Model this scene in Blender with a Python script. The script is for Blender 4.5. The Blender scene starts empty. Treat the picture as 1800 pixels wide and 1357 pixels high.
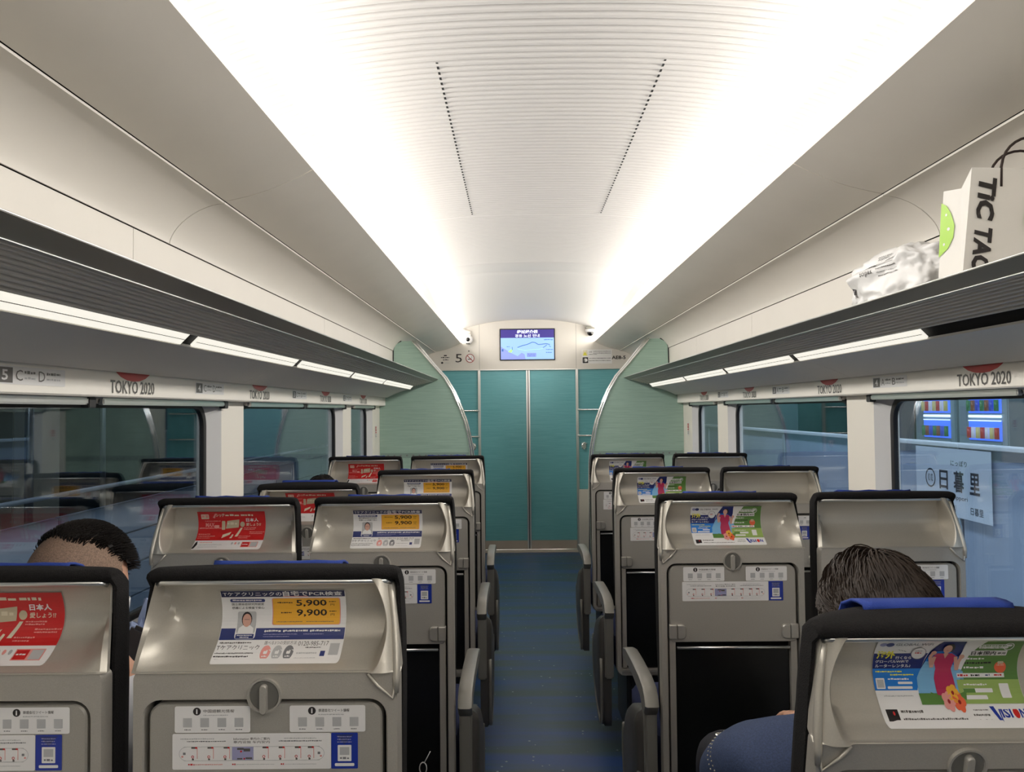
import bpy, bmesh, math, random
from mathutils import Vector, Matrix
random.seed(7)
C = bpy.context.scene.collection
R = math.radians
# ---------------------------------------------------------------- camera
EYE = 1.425
YAW, PITCH, ROLL, CX = R(0.4115), R(1.747), R(0.5825), -0.1058
def rayd(U, V, f=1400.0):
    c, s = math.cos(ROLL), math.sin(ROLL)
    u, v = c*U - s*V, s*U + c*V
    d = [u, f, -v]
    c, s = math.cos(PITCH), math.sin(PITCH)
    d = [d[0], c*d[1] - s*d[2], s*d[1] + c*d[2]]
    c, s = math.cos(YAW), math.sin(YAW)
    return Vector((c*d[0] - s*d[1], s*d[0] + c*d[1], d[2]))
cam = bpy.data.cameras.new('camera'); camo = bpy.data.objects.new('camera', cam); C.objects.link(camo)
fw = rayd(0, 0).normalized(); rt = (rayd(1, 0) - rayd(0, 0)).normalized(); upv = rt.cross(fw)
M = Matrix((rt, upv, -fw)).transposed().to_4x4(); M.translation = Vector((CX, 0, EYE))
camo.matrix_world = M
cam.sensor_width = 36; cam.lens = 28.0; cam.clip_start = 0.02
bpy.context.scene.camera = camo
# ---------------------------------------------------------------- world and exposure
vs = bpy.context.scene.view_settings
vs.view_transform = 'Standard'; vs.look = 'None'; vs.gamma = 1; vs.use_curve_mapping = False
vs.exposure = 0.40
w = bpy.data.worlds.new('World'); bpy.context.scene.world = w; w.use_nodes = True
w.node_tree.nodes['Background'].inputs[0].default_value = (.30, .42, .55, 1)
w.node_tree.nodes['Background'].inputs[1].default_value = .10
# ---------------------------------------------------------------- lamps
def area(name, loc, rot, sx, sy, power, col=(1, 1, 1)):
    l = bpy.data.lights.new(name, 'AREA'); l.shape = 'RECTANGLE'; l.size = sx; l.size_y = sy
    l.energy = power; l.color = col
    o = bpy.data.objects.new(name, l); C.objects.link(o); o.location = loc; o.rotation_euler = rot
    return o
WARM = (1.0, .965, .91)
for s in (-1, 1):   # continuous lamp diffuser standing in the cove behind each lip, shining across the vault
    area('cove_light', (s*.818, 1.1, 2.275), (0, s*R(66), 0), .135, 10.1, 84, WARM)
    l2 = area('cove_light', (s*.800, 7.12, 2.200), (0, s*R(84), 0), .085, 1.98, 7, WARM)
    l2.rotation_euler = (Matrix.Rotation(R(-2.4), 4, 'X') @ Matrix.Rotation(s*R(84), 4, 'Y')).to_euler()
for s, e in ((-1, 26), (1, 200)):  # station tube lamps outside
    area('station_light', (s*2.0, 4.0, 3.1), (0, s*R(-8), 0), .2, 12.0, e, (.72, .84, 1.0))
# ---------------------------------------------------------------- materials
MATS = {}
def mat(name, col, rough=.5, metal=0.0, spec=.5, noise=0.0, nscale=20, bump=0.0, bscale=200, emit=0.0, coat=0.0, stretch=None):
    if name in MATS: return MATS[name]
    m = bpy.data.materials.new(name); m.use_nodes = True; nt = m.node_tree; b = nt.nodes['Principled BSDF']
    b.inputs['Base Color'].default_value = (*col, 1); b.inputs['Roughness'].default_value = rough
    b.inputs['Metallic'].default_value = metal; b.inputs['Specular IOR Level'].default_value = spec
    b.inputs['Coat Weight'].default_value = coat
    if emit:
        b.inputs['Emission Color'].default_value = (*col, 1); b.inputs['Emission Strength'].default_value = emit
    tc = nt.nodes.new('ShaderNodeTexCoord'); mp = nt.nodes.new('ShaderNodeMapping')
    nt.links.new(tc.outputs['Object'], mp.inputs[0])
    if stretch: mp.inputs['Scale'].default_value = stretch
    if noise:
        n = nt.nodes.new('ShaderNodeTexNoise'); n.inputs['Scale'].default_value = nscale; n.inputs['Detail'].default_value = 4
        nt.links.new(mp.outputs[0], n.inputs['Vector'])
        r = nt.nodes.new('ShaderNodeMapRange'); r.inputs['From Min'].default_value = .3; r.inputs['From Max'].default_value = .7
        r.inputs['To Min'].default_value = 1 - noise; r.inputs['To Max'].default_value = 1 + noise
        nt.links.new(n.outputs['Fac'], r.inputs['Value'])
        h = nt.nodes.new('ShaderNodeHueSaturation'); h.inputs['Color'].default_value = (*col, 1)
        nt.links.new(r.outputs[0], h.inputs['Value']); nt.links.new(h.outputs[0], b.inputs['Base Color'])
    if bump:
        n = nt.nodes.new('ShaderNodeTexNoise'); n.inputs['Scale'].default_value = bscale; n.inputs['Detail'].default_value = 3
        nt.links.new(mp.outputs[0], n.inputs['Vector'])
        bp = nt.nodes.new('ShaderNodeBump'); bp.inputs['Strength'].default_value = bump; bp.inputs['Distance'].default_value = .002
        nt.links.new(n.outputs['Fac'], bp.inputs['Height']); nt.links.new(bp.outputs[0], b.inputs['Normal'])
    MATS[name] = m
    return m
def S(h):   # sRGB 0-255 triple to linear
    return tuple(((c/255)/12.92 if c/255 <= .04045 else ((c/255+.055)/1.055)**2.4) for c in h)
CEIL = mat('vault_white', (.80, .78, .76), .55)
PANEL = mat('panel_cream', (.62, .585, .53), .5, noise=.02, nscale=6)
COVE = mat('cove_panel_paint', (.70, .655, .585), .42, noise=.02, nscale=5)
UPPER = mat('upper_wall_cream', (.68, .645, .59), .5, noise=.015, nscale=5)
PILLAR = mat('pillar_white', (.82, .78, .70), .45)
REVEAL = mat('reveal_grey', (.60, .60, .60), .5)
RACK = mat('rack_olive_grey', (.24, .235, .20), .4, metal=.3)
RACKUP = mat('rack_shelf_metal', (.45, .44, .41), .4, metal=.5)
RACKU = mat('rack_underside', (.64, .60, .53), .5, metal=.05)
UNDER = mat('underpanel_grey', (.70, .675, .62), .55, bump=.15, bscale=600)
ALU = mat('aluminium', (.72, .72, .70), .28, metal=.95)
CHROME = mat('chrome', (.86, .86, .85), .12, metal=1)
GASKET = mat('black_rubber', (.008, .008, .009), .5)
DARK = mat('dark_gap', (.01, .01, .01), .8)
DIFF = mat('lamp_diffuser', (.82, .79, .70), .4, emit=.80)
SILVER = mat('seat_silver', (.50, .47, .41), .40, metal=.5, noise=.03, nscale=400, bump=.04, bscale=900)
SHELL = mat('seat_shell_grey', (.42, .395, .35), .46, metal=.45, noise=.05, nscale=500, bump=.12, bscale=900)
TRAYM = mat('tray_grey', (.38, .36, .32), .5, metal=.35, noise=.05, nscale=500, bump=.12, bscale=900)
HINGE = mat('hinge_grey', (.42, .40, .36), .35, metal=.5)
POCKET = mat('pocket_black', (.006, .006, .006), .28, bump=.3, bscale=30)
FABRIC = mat('cushion_black', (.011, .010, .010), .95, bump=.8, bscale=500, noise=.3, nscale=350, spec=.2)
BLUE = mat('headrest_blue', (.010, .038, .25), .75, bump=.4, bscale=700)
SEATBLUE = mat('seat_dark_blue', (.012, .02, .08), .9, bump=.5, bscale=500)
BASEM = mat('pedestal_dark', (.03, .03, .032), .5)
ARMM = mat('armrest_grey', (.25, .24, .215), .4, metal=.3)
SIDEM = mat('side_cover_dark', (.07, .065, .06), .45)
BEIGE = mat('kickplate_beige', (.46, .40, .34), .45, metal=.3)
HEADER = mat('header_cream', (.66, .62, .56), .5)
def teal(name, c1, c2):
    m = mat(name, c1, .35, spec=.5); nt = m.node_tree; b = nt.nodes['Principled BSDF']
    tc = nt.nodes.new('ShaderNodeTexCoord'); mp = nt.nodes.new('ShaderNodeMapping'); mp.inputs['Scale'].default_value = (1.2, 1.2, 46)
    n = nt.nodes.new('ShaderNodeTexNoise'); n.inputs['Scale'].default_value = 3.0; n.inputs['Detail'].default_value = 8; n.inputs['Roughness'].default_value = .75
    r = nt.nodes.new('ShaderNodeValToRGB'); r.color_ramp.elements[0].position = .35; r.color_ramp.elements[1].position = .65
    r.color_ramp.elements[0].color = (*c1, 1); r.color_ramp.elements[1].color = (*c2, 1)
    nt.links.new(tc.outputs['Object'], mp.inputs[0]); nt.links.new(mp.outputs[0], n.inputs['Vector'])
    nt.links.new(n.outputs['Fac'], r.inputs[0]); nt.links.new(r.outputs[0], b.inputs['Base Color'])
    return m
TEAL = teal('door_teal', (.110, .36, .40), (.165, .46, .49))
TEALP = teal('partition_teal', (.29, .43, .355), (.40, .56, .47))
TEALB = mat('partition_band', (.24, .34, .29), .4)
def carpet():
    m = mat('aisle_carpet', (.03, .05, .12), .42, spec=.6); nt = m.node_tree; b = nt.nodes['Principled BSDF']
    N = nt.nodes.new; L = nt.links.new
    tc = N('ShaderNodeTexCoord'); mp = N('ShaderNodeMapping'); mp.inputs['Scale'].default_value = (.35, 3.4, 1)
    n = N('ShaderNodeTexNoise'); n.inputs['Scale'].default_value = 2.2; n.inputs['Detail'].default_value = 3
    L(tc.outputs['Object'], mp.inputs[0]); L(mp.outputs[0], n.inputs['Vector'])
    r = N('ShaderNodeValToRGB'); e = r.color_ramp.elements
    e[0].position = .40; e[0].color = (.038, .072, .085, 1); e[1].position = .62; e[1].color = (.024, .064, .22, 1)
    L(n.outputs['Fac'], r.inputs[0])
    v = N('ShaderNodeTexVoronoi'); v.inputs['Scale'].default_value = 17
    L(tc.outputs['Object'], v.inputs['Vector'])
    r2 = N('ShaderNodeMath'); r2.operation = 'LESS_THAN'; r2.inputs[1].default_value = .085; L(v.outputs['Distance'], r2.inputs[0])
    mx = N('ShaderNodeMix'); mx.data_type = 'RGBA'; L(r2.outputs[0], mx.inputs['Factor']); L(r.outputs[0], mx.inputs['A'])
    mx.inputs['B'].default_value = (.30, .36, .36, 1)
    f = N('ShaderNodeTexNoise'); f.inputs['Scale'].default_value = 420; L(tc.outputs['Object'], f.inputs['Vector'])
    bp = N('ShaderNodeBump'); bp.inputs['Strength'].default_value = .25; bp.inputs['Distance'].default_value = .001
    L(f.outputs['Fac'], bp.inputs['Height']); L(bp.outputs[0], b.inputs['Normal']); L(mx.outputs['Result'], b.inputs['Base Color'])
    return m
CARPET = carpet()
def glassmat():
    m = bpy.data.materials.new('window_glass'); m.use_nodes = True; nt = m.node_tree
    for n in list(nt.nodes): nt.nodes.remove(n)
    N = nt.nodes.new; L = nt.links.new
    o = N('ShaderNodeOutputMaterial'); mx = N('ShaderNodeMixShader'); t = N('ShaderNodeBsdfTransparent'); g = N('ShaderNodeBsdfGlossy')
    g.inputs['Roughness'].default_value = .012; g.inputs['Color'].default_value = (.9, .95, 1, 1)
    t.inputs['Color'].default_value = (.86, .92, .95, 1)
    f = N('ShaderNodeFresnel'); ge = N('ShaderNodeNewGeometry'); mr = N('ShaderNodeMapRange')
    mr.inputs['To Min'].default_value = 1.62; mr.inputs['To Max'].default_value = 1/1.62
    L(ge.outputs['Backfacing'], mr.inputs['Value']); L(mr.outputs[0], f.inputs['IOR'])
    L(f.outputs[0], mx.inputs[0]); L(t.outputs[0], mx.inputs[1]); L(g.outputs[0], mx.inputs[2]); L(mx.outputs[0], o.inputs[0])
    return m
GLASS = glassmat()
# ---------------------------------------------------------------- mesh helpers
def link(name, bm, m, parent=None, smooth=False, auto=None):
    me = bpy.data.meshes.new(name)
    bmesh.ops.recalc_face_normals(bm, faces=bm.faces[:])
    if smooth or auto:
        for f in bm.faces: f.smooth = True
    if auto:
        for e in bm.edges:
            if len(e.link_faces) == 2 and e.calc_face_angle(0) > R(auto): e.smooth = False
    bm.to_mesh(me); bm.free()
    for k in (m if isinstance(m, (list, tuple)) else [m]): me.materials.append(k)
    o = bpy.data.objects.new(name, me); C.objects.link(o)
    if parent: o.parent = parent
    return o
def struct(o): o['kind'] = 'structure'; return o
def tag(o, label, cat, group=None):
    o['label'] = label; o['category'] = cat
    if group: o['group'] = group
    return o
def thing(name, label, cat, loc=(0, 0, 0), group=None):
    o = bpy.data.objects.new(name, None); C.objects.link(o); o.location = loc; o.empty_display_size = .1
    return tag(o, label, cat, group)
def box(bm, x0, x1, y0, y1, z0, z1, bev=0.0, mi=0):
    r = bmesh.ops.create_cube(bm, size=1)
    for v in r['verts']:
        v.co = Vector(((x0+x1)/2 + v.co.x*(x1-x0), (y0+y1)/2 + v.co.y*(y1-y0), (z0+z1)/2 + v.co.z*(z1-z0)))
    fs = set(f for v in r['verts'] for f in v.link_faces)
    for f in fs: f.material_index = mi
    if bev:
        es = set(e for v in r['verts'] for e in v.link_edges)
        bmesh.ops.bevel(bm, geom=list(es), offset=bev, segments=2, affect='EDGES')
    return bm
def prism(bm, pts, y0, y1, mi=0, cap=True, closed=True, slices=None):
    """closed polygon of (x, z) swept along y"""
    ys = slices or [y0, y1]; rings = []
    for y in ys: rings.append([bm.verts.new((x, y, z)) for x, z in pts])
    n = len(pts)
    for a, b in zip(rings, rings[1:]):
        for i in range(n if closed else n-1):
            f = bm.faces.new((a[i], a[(i+1) % n], b[(i+1) % n], b[i])); f.material_index = mi
    if cap and closed:
        for r_ in (rings[0], rings[-1]):
            f = bm.faces.new(r_); f.material_index = mi
    return bm
def strip_thick(pts, t):
    """polyline (x,z) thickened to a closed polygon, offset to the left side"""
    out = []
    for i, p in enumerate(pts):
        a = Vector(pts[max(i-1, 0)]); b = Vector(pts[min(i+1, len(pts)-1)]); d = (b-a).normalized()
        out.append((p[0] - d.y*t, p[1] + d.x*t))
    return list(pts) + out[::-1]
def tube(bm, pts, r, seg=10, mi=0, cap=True, closed=False, rs=None):
    pts = [Vector(p) for p in pts]; n = len(pts); rings = []; up = None
    for i, p in enumerate(pts):
        if closed: d = pts[(i+1) % n] - pts[i-1]
        else: d = pts[min(i+1, n-1)] - pts[max(i-1, 0)]
        d.normalize()
        if up is None: up = Vector((0, 0, 1)) if abs(d.z) < .9 else Vector((1, 0, 0))
        s = d.cross(up); s.normalize(); up = s.cross(d).normalized()
        rr = rs[i] if rs else r
        rings.append([bm.verts.new(p + (s*math.cos(a) + up*math.sin(a))*rr) for a in [2*math.pi*k/seg for k in range(seg)]])
    pr = list(zip(rings, rings[1:])) + ([(rings[-1], rings[0])] if closed else [])
    for a, b in pr:
        for k in range(seg):
            f = bm.faces.new((a[k], a[(k+1) % seg], b[(k+1) % seg], b[k])); f.material_index = mi
    if cap and not closed:
        for r_ in (rings[0], rings[-1]): bm.faces.new(r_).material_index = mi
    return bm
def rrect(w0, w1, h0, h1, r, seg=6):
    """rounded rectangle outline; r may be a 4-tuple (bl, br, tr, tl)"""
    if not isinstance(r, tuple): r = (r,)*4
    out = []
    for (cx, cy, a0, rr) in ((w0+r[0], h0+r[0], 180, r[0]), (w1-r[1], h0+r[1], 270, r[1]), (w1-r[2], h1-r[2], 0, r[2]), (w0+r[3], h1-r[3], 90, r[3])):
        for k in range(seg+1):
            a = R(a0 + 90*k/seg); out.append((cx + rr*math.cos(a), cy + rr*math.sin(a)))
    return out
def loft(bm, rings, cap=True, mi=0):
    V = [[bm.verts.new(p) for p in r] for r in rings]; n = len(V[0])
    for a, b in zip(V, V[1:]):
        for k in range(n):
            bm.faces.new((a[k], a[(k+1) % n], b[(k+1) % n], b[k])).material_index = mi
    if cap:
        bm.faces.new(V[0]).material_index = mi; bm.faces.new(V[-1]).material_index = mi
    return bm
def slab_y(bm, outline, y0, y1, bev=.003, mi=0):
    """rounded plate: outline in (x,z) facing -y, with a small chamfer on the near side"""
    cx = sum(p[0] for p in outline)/len(outline); cz = sum(p[1] for p in outline)/len(outline)
    def sh(p, k): 
        d = Vector((p[0]-cx, p[1]-cz)); L_ = d.length or 1
        return (p[0]-d.x/L_*k, p[1]-d.y/L_*k)
    loft(bm, [[(p[0], y1, p[1]) for p in outline], [(p[0], y0+bev, p[1]) for p in outline],
              [(sh(p, bev)[0], y0, sh(p, bev)[1]) for p in outline]], True, mi)
    return bm
def grid(bm, rows, mi=0):
    V = [[bm.verts.new(p) for p in r] for r in rows]
    for a, b in zip(V, V[1:]):
        for k in range(len(a)-1):
            bm.faces.new((a[k], a[k+1], b[k+1], b[k])).material_index = mi
    return V
def sm(a, b, x):
    t = max(0, min(1, (x-a)/(b-a))); return t*t*(3-2*t)
def interp(pts, x):
    for (a, fa), (b, fb) in zip(pts, pts[1:]):
        if (a <= x <= b) or (a >= x >= b):
            t = (x-a)/(b-a) if b != a else 0
            return fa + (fb-fa)*t
    return pts[0][1] if abs(x-pts[0][0]) < abs(x-pts[-1][0]) else pts[-1][1]
# ---------------------------------------------------------------- printed graphics
_tc = {}
def textmesh(s, bold=0.0):
    k = (s, bold)
    if k not in _tc:
        c = bpy.data.curves.new('t', 'FONT'); c.body = s; c.size = 1; c.resolution_u = 2; c.offset = bold
        o = bpy.data.objects.new('t', c); me = bpy.data.meshes.new_from_object(o)
        vs_ = [(v.co.x, v.co.y) for v in me.vertices]; fs = [tuple(p.vertices) for p in me.polygons]
        bpy.data.objects.remove(o); bpy.data.curves.remove(c); bpy.data.meshes.remove(me)
        _tc[k] = (vs_, fs)
    return _tc[k]
class Print:
    """flat printed artwork in u (right) and v (up); layers stack towards the reader"""
    def __init__(s): s.V = []; s.F = []; s.mats = []
    def mi(s, m):
        if m not in s.mats: s.mats.append(m)
        return s.mats.index(m)
    def poly(s, pts, m, layer=1):
        b = len(s.V); s.V += [(p[0], p[1], layer) for p in pts]; s.F.append((tuple(range(b, b+len(pts))), s.mi(m)))
    def rect(s, u0, v0, u1, v1, m, layer=1, r=0):
        s.poly(rrect(u0, u1, v0, v1, r, 4) if r else [(u0, v0), (u1, v0), (u1, v1), (u0, v1)], m, layer)
    def disc(s, u, v, ru, rv, m, layer=1, n=20):
        s.poly([(u+ru*math.cos(2*math.pi*k/n), v+rv*math.sin(2*math.pi*k/n)) for k in range(n)], m, layer)
    def ring(s, u, v, r1, r0, m, layer=1, n=24):
        for k in range(n):
            a, b = 2*math.pi*k/n, 2*math.pi*(k+1)/n
            s.poly([(u+r0*math.cos(a), v+r0*math.sin(a)), (u+r1*math.cos(a), v+r1*math.sin(a)), (u+r1*math.cos(b), v+r1*math.sin(b)), (u+r0*math.cos(b), v+r0*math.sin(b))], m, layer)
    def line(s, pts, wd, m, layer=1):
        for a, b in zip(pts, pts[1:]):
            a = Vector(a); b = Vector(b); n = Vector((-(b-a).y, (b-a).x)); n = n.normalized()*wd/2
            s.poly([a-n, b-n, b+n, a+n], m, layer)
    def text(s, t, u0, v0, u1, v1, m, layer=2, bold=0.0, shear=0.0, rot=0):
        """fit the text into the box u0..u1, v0..v1"""
        vs_, fs = textmesh(t, bold)
        if not vs_: return
        xs = [p[0] for p in vs_]; ys = [p[1] for p in vs_]; x0, x1, y0, y1 = min(xs), max(xs), min(ys), max(ys)
        b = len(s.V)
        for x, y in vs_:
            fx = (x-x0)/max(x1-x0, 1e-6); fy = (y-y0)/max(y1-y0, 1e-6)
            fx2 = fx + shear*(fy-.5)*(v1-v0)/max(u1-u0, 1e-6) if rot == 0 else fx
            if rot == 0: p = (u0+fx2*(u1-u0), v0+fy*(v1-v0))
            elif rot == -90: p = (u0+fy*(u1-u0) , v1-fx*(v1-v0) - shear*(fy-.5)*(u1-u0))
            else: p = (u1-fx*(u1-u0), v1-fy*(v1-v0))     # 180
            s.V.append((p[0], p[1], layer))
        mi = s.mi(m)
        for f in fs: s.F.append((tuple(b+i for i in f), mi))
    def scrib(s, u0, v0, u1, v1, m, layer=2, seed=1):
        """a line of print too small to read: broken thin dashes"""
        rg = random.Random(seed); u = u0; h = v1-v0
        while u < u1 - h*.3:
            wd = min(h*rg.uniform(.5, 1.7), u1-u); k = rg.uniform(.15, .35)
            s.rect(u, v0+h*k, u+wd, v1-h*rg.uniform(0, .25), m, layer); u += wd + h*rg.uniform(.15, .4)
    def build(s, name, fn, parent=None, cutv=None, cutu=None):
        bm = bmesh.new(); vv = [bm.verts.new(p) for p in s.V]
        for idx, mi in s.F:
            try: f = bm.faces.new([vv[i] for i in idx]); f.material_index = mi
            except ValueError: pass
        for c in (cutv or []):
            bmesh.ops.bisect_plane(bm, geom=bm.verts[:]+bm.edges[:]+bm.faces[:], plane_co=(0, c, 0), plane_no=(0, 1, 0))
        for c in (cutu or []):
            bmesh.ops.bisect_plane(bm, geom=bm.verts[:]+bm.edges[:]+bm.faces[:], plane_co=(c, 0, 0), plane_no=(1, 0, 0))
        for v in bm.verts: v.co = Vector(fn(v.co.x, v.co.y, v.co.z*.00035))
        me = bpy.data.meshes.new(name); bm.to_mesh(me); bm.free()
        for m in s.mats: me.materials.append(m)
        o = bpy.data.objects.new(name, me); C.objects.link(o)
        if parent: o.parent = parent
        return o
def ink(n, rgb, rough=.35): return mat('print_'+n, S(rgb), rough)
WHITE = ink('white', (226, 224, 222)); NAVY = ink('navy', (28, 32, 74)); INDIGO = ink('indigo', (48, 58, 112)); YEL = ink('amber', (232, 172, 52))
BLACK = ink('black', (34, 28, 28)); RED = ink('red', (196, 34, 34)); PINK = ink('pink', (224, 150, 142)); GREY = ink('grey', (120, 120, 122))
LGREY = ink('light_grey', (178, 178, 178)); SKIN_P = ink('skin', (205, 158, 140)); ROYAL = ink('royal', (24, 50, 150)); SKY = ink('sky', (22, 118, 205))
DBLUE = ink('deep_blue', (18, 34, 104)); GREEN = ink('green', (88, 128, 60)); LGREEN = ink('light_green', (150, 175, 95)); MAG = ink('magenta', (176, 40, 84))
ORANGE = ink('orange', (226, 100, 62)); YELL = ink('yellow', (228, 220, 60)); CREAM = ink('cream', (214, 205, 180)); LILAC = ink('lilac', (150, 150, 185))
TGREY = ink('text_grey', (92, 88, 84)); PALEB = ink('pale_blue', (120, 175, 215)); TAN = ink('tan', (190, 178, 150)); DRED = ink('dark_red', (150, 30, 28))

# ================================================================ THE CARRIAGE
Y0, Y1 = -3.0, 8.13
# floor
bm = bmesh.new(); box(bm, -1.32, 1.32, Y0, 8.30, -.06, 0); struct(link('floor', bm, CARPET))
# vault ceiling, ribbed then smooth and dropping to the end wall
def vault(x): return .0485*x*x + .105*x**4
HC = EYE + 1.123*.9143*1.0
SX = .9143
def zv(x, y):
    xn = x/SX; top = EYE + SX*(1.123 - (.0485*xn*xn + .105*xn**4))
    if y > 5.9:
        t = sm(5.9, 8.0, y); k = 1.0
        top -= .062*t + (.035*sm(7.75, 8.13, y)) + .09*t*abs(xn)**2.2
    return top
PIT = .038
bm = bmesh.new(); rows = []
xs = [-1.12 + 2.24*i/56 for i in range(57)]
y = Y0
def ribrows(y0, y1):
    out = []; n = int(round((y1-y0)/PIT))
    for i in range(n):
        for q, d in ((0.0, 0.0), (.09, -.0070), (.26, -.0125), (.5, -.0145), (.74, -.0125), (.91, -.0070)):
            out.append((y0 + (i+q)*(y1-y0)/n, d))
    return out
prof = ribrows(Y0, 4.09) + [(4.09, 0), (4.10, .004)] + ribrows(4.105, 5.45) + [(5.45, 0), (5.47, -.004), (5.85, -.004), (5.86, 0), (5.87, -.004)] + \
    [(5.9 + (Y1-5.9)*k/22, -.004) for k in range(1, 23)]
grid(bm, [[(x, yy, zv(x, yy)+d) for x in xs] for yy, d in prof])
struct(link('ceiling', bm, CEIL, auto=50))
for s in (-1, 1):  # dark louvre slots of the air outlets
    bm = bmesh.new(); x = s*.330; r0 = []; r1 = []
    n = int((4.09-2.27)/.038)
    grid(bm, [[(x-.0035, yy, zv(x, yy)-.0125), (x+.0035, yy, zv(x, yy)-.0125)] for yy in [2.27 + (4.06-2.27)*k/20 for k in range(21)]])
    o = link('ceiling_slot', bm, DARK); tag(o, 'thin dark air slot in the %s half of the ribbed white ceiling' % ('left' if s < 0 else 'right'), 'air slot', 'air slots in the ceiling')
# cove panels, upper wall, rack wall on each side (seam gaps left open, dark backing behind)
LIP = (.684, EYE+.693); SEAM = (.936, EYE+.604); BACK = (1.10, EYE+.486)
def side(s):
    nm = 'left' if s < 0 else 'right'
    # backing behind the seams
    bm = bmesh.new(); prism(bm, strip_thick([(s*.80, 2.105), (s*.96, 2.047), (s*1.07, 1.99), (s*1.115, 1.91), (s*1.115, 1.60)], .004*s), Y0, Y1)
    struct(link('trim_1', bm, DARK))
    cov = []
    for k in range(9):
        t = k/8; cov.append((s*(LIP[0]+(SEAM[0]-.002-LIP[0])*t), LIP[1]+(SEAM[1]-LIP[1])*t - .012*math.sin(math.pi*t)))
    up = []
    for k in range(13):
        t = k/12; a = R(90*t)
        up.append((s*(SEAM[0]+.002 + (BACK[0]-SEAM[0]-.002)*math.sin(a)**1.15), BACK[1] + (SEAM[1]-BACK[1])*math.cos(a)**1.25 ))
    for (a, b) in ((Y0, 2.248), (2.252, Y1)):
        bm = bmesh.new(); poly = cov + [(s*(SEAM[0]-.002), SEAM[1]+.012), (s*.80, 2.10), (s*.70, 2.128), (s*.686, 2.122)]
        prism(bm, poly, a, b); struct(link('trim_2', bm, COVE, auto=30))
        bm = bmesh.new(); prism(bm, strip_thick(up, -.006*s), a, b if b < 7 else Y1); struct(link('trim_3', bm, UPPER, auto=30))
    cuts = [Y0, 0, 2.048, 4.09, 5.35, Y1]
    for a, b in zip(cuts, cuts[1:]):
        bm = bmesh.new(); box(bm, *sorted((s*1.10, s*1.106)), a+.0012, b-.0012, 1.62, BACK[1]-.003); struct(link('trim_4', bm, UPPER))
    # wall: window band, sloping label board, pillars, dado
    bm = bmesh.new()
    prism(bm, [(s*1.160, 1.60), (s*1.160, 1.474), (s*1.164, 1.470), (s*1.207, 1.468), (s*1.30, 1.468), (s*1.30, 1.60)], Y0, 6.42)
    struct(link('trim_5', bm, mat('label_board', (.90, .86, .78), .45), auto=30))
    bm = bmesh.new(); box(bm, *sorted((s*1.207, s*1.30)), Y0, Y1, 0, .78)
    for a, b in ((-1.17, -.93), (.89, 1.13), (2.95, 3.19), (5.0, 5.25), (6.02, Y1)):
        box(bm, *sorted((s*1.207, s*1.30)), a, b, .78, 1.475)
    struct(link('wall_'+nm, bm, PILLAR))
    for k, (a, b) in enumerate(((-.93, .89), (1.13, 2.95), (3.19, 5.0), (5.25, 6.02))):
        win(s, k+1 + (4 if s > 0 else 0), a, b)
    bm = bmesh.new(); box(bm, *sorted((s*1.19, s*1.207)), Y0, 6.3, 0, .14, .004); struct(link('baseboard_'+nm, bm, BASEM))
    # outer skin keeps the night out
    bm = bmesh.new(); prism(bm, [(s*1.31, 1.46), (s*1.31, 2.2), (s*1.1, 2.6), (0, 2.75), (0, 2.72), (s*1.08, 2.57), (s*1.29, 2.18), (s*1.29, 1.46)], Y0, 8.4)
    struct(link('trim_6', bm, DARK))
def win(s, n, a, b):
    z0, z1 = .78, 1.475; q = .05
    t = thing('window_%d' % n, '', ''); struct(t); del t['label']; del t['category']
    o = rrect(a, b, z0, z1, .002, 8); i1 = rrect(a+q, b-q, z0+.04, z1-.012, .085, 8); i2 = rrect(a+q+.006, b-q-.006, z0+.046, z1-.018, .080, 8)
    i3 = rrect(a+q+.020, b-q-.020, z0+.060, z1-.032, .068, 8)
    P = lambda r, x: [(s*x, p[0], p[1]) for p in r]
    bm = bmesh.new(); loft(bm, [P(o, 1.207), P(i1, 1.250)], False); link('reveal', bm, REVEAL, t, auto=40)
    bm = bmesh.new(); loft(bm, [P(i1, 1.2495), P(i1, 1.243), P(i2, 1.241), P(i3, 1.245), P(i3, 1.262)], False); link('gasket', bm, GASKET, t, auto=40)
    bm = bmesh.new(); loft(bm, [P(i2, 1.252), P(i2, 1.258)], True); link('glass', bm, GLASS, t)
for s in (-1, 1): side(s)
for s in (-1, 1):   # housing plate behind each cove lamp
    bm = bmesh.new(); prism(bm, [(s*.828, 2.195), (s*.838, 2.195), (s*.844, 2.36), (s*.834, 2.36)], Y0, 6.1)
    loft(bm, [[(s*.828, 6.1, 2.195), (s*.838, 6.1, 2.195), (s*.844, 6.1, 2.36), (s*.834, 6.1, 2.36)], [(s*.818, 8.12, 2.13), (s*.828, 8.12, 2.13), (s*.836, 8.12, 2.22), (s*.826, 8.12, 2.22)]]); struct(link('trim_18', bm, CEIL))
# rear wall behind the viewer
bm = bmesh.new(); box(bm, -1.32, 1.32, Y0-.04, Y0, 0, 2.6); struct(link('wall_back', bm, PILLAR))

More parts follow.
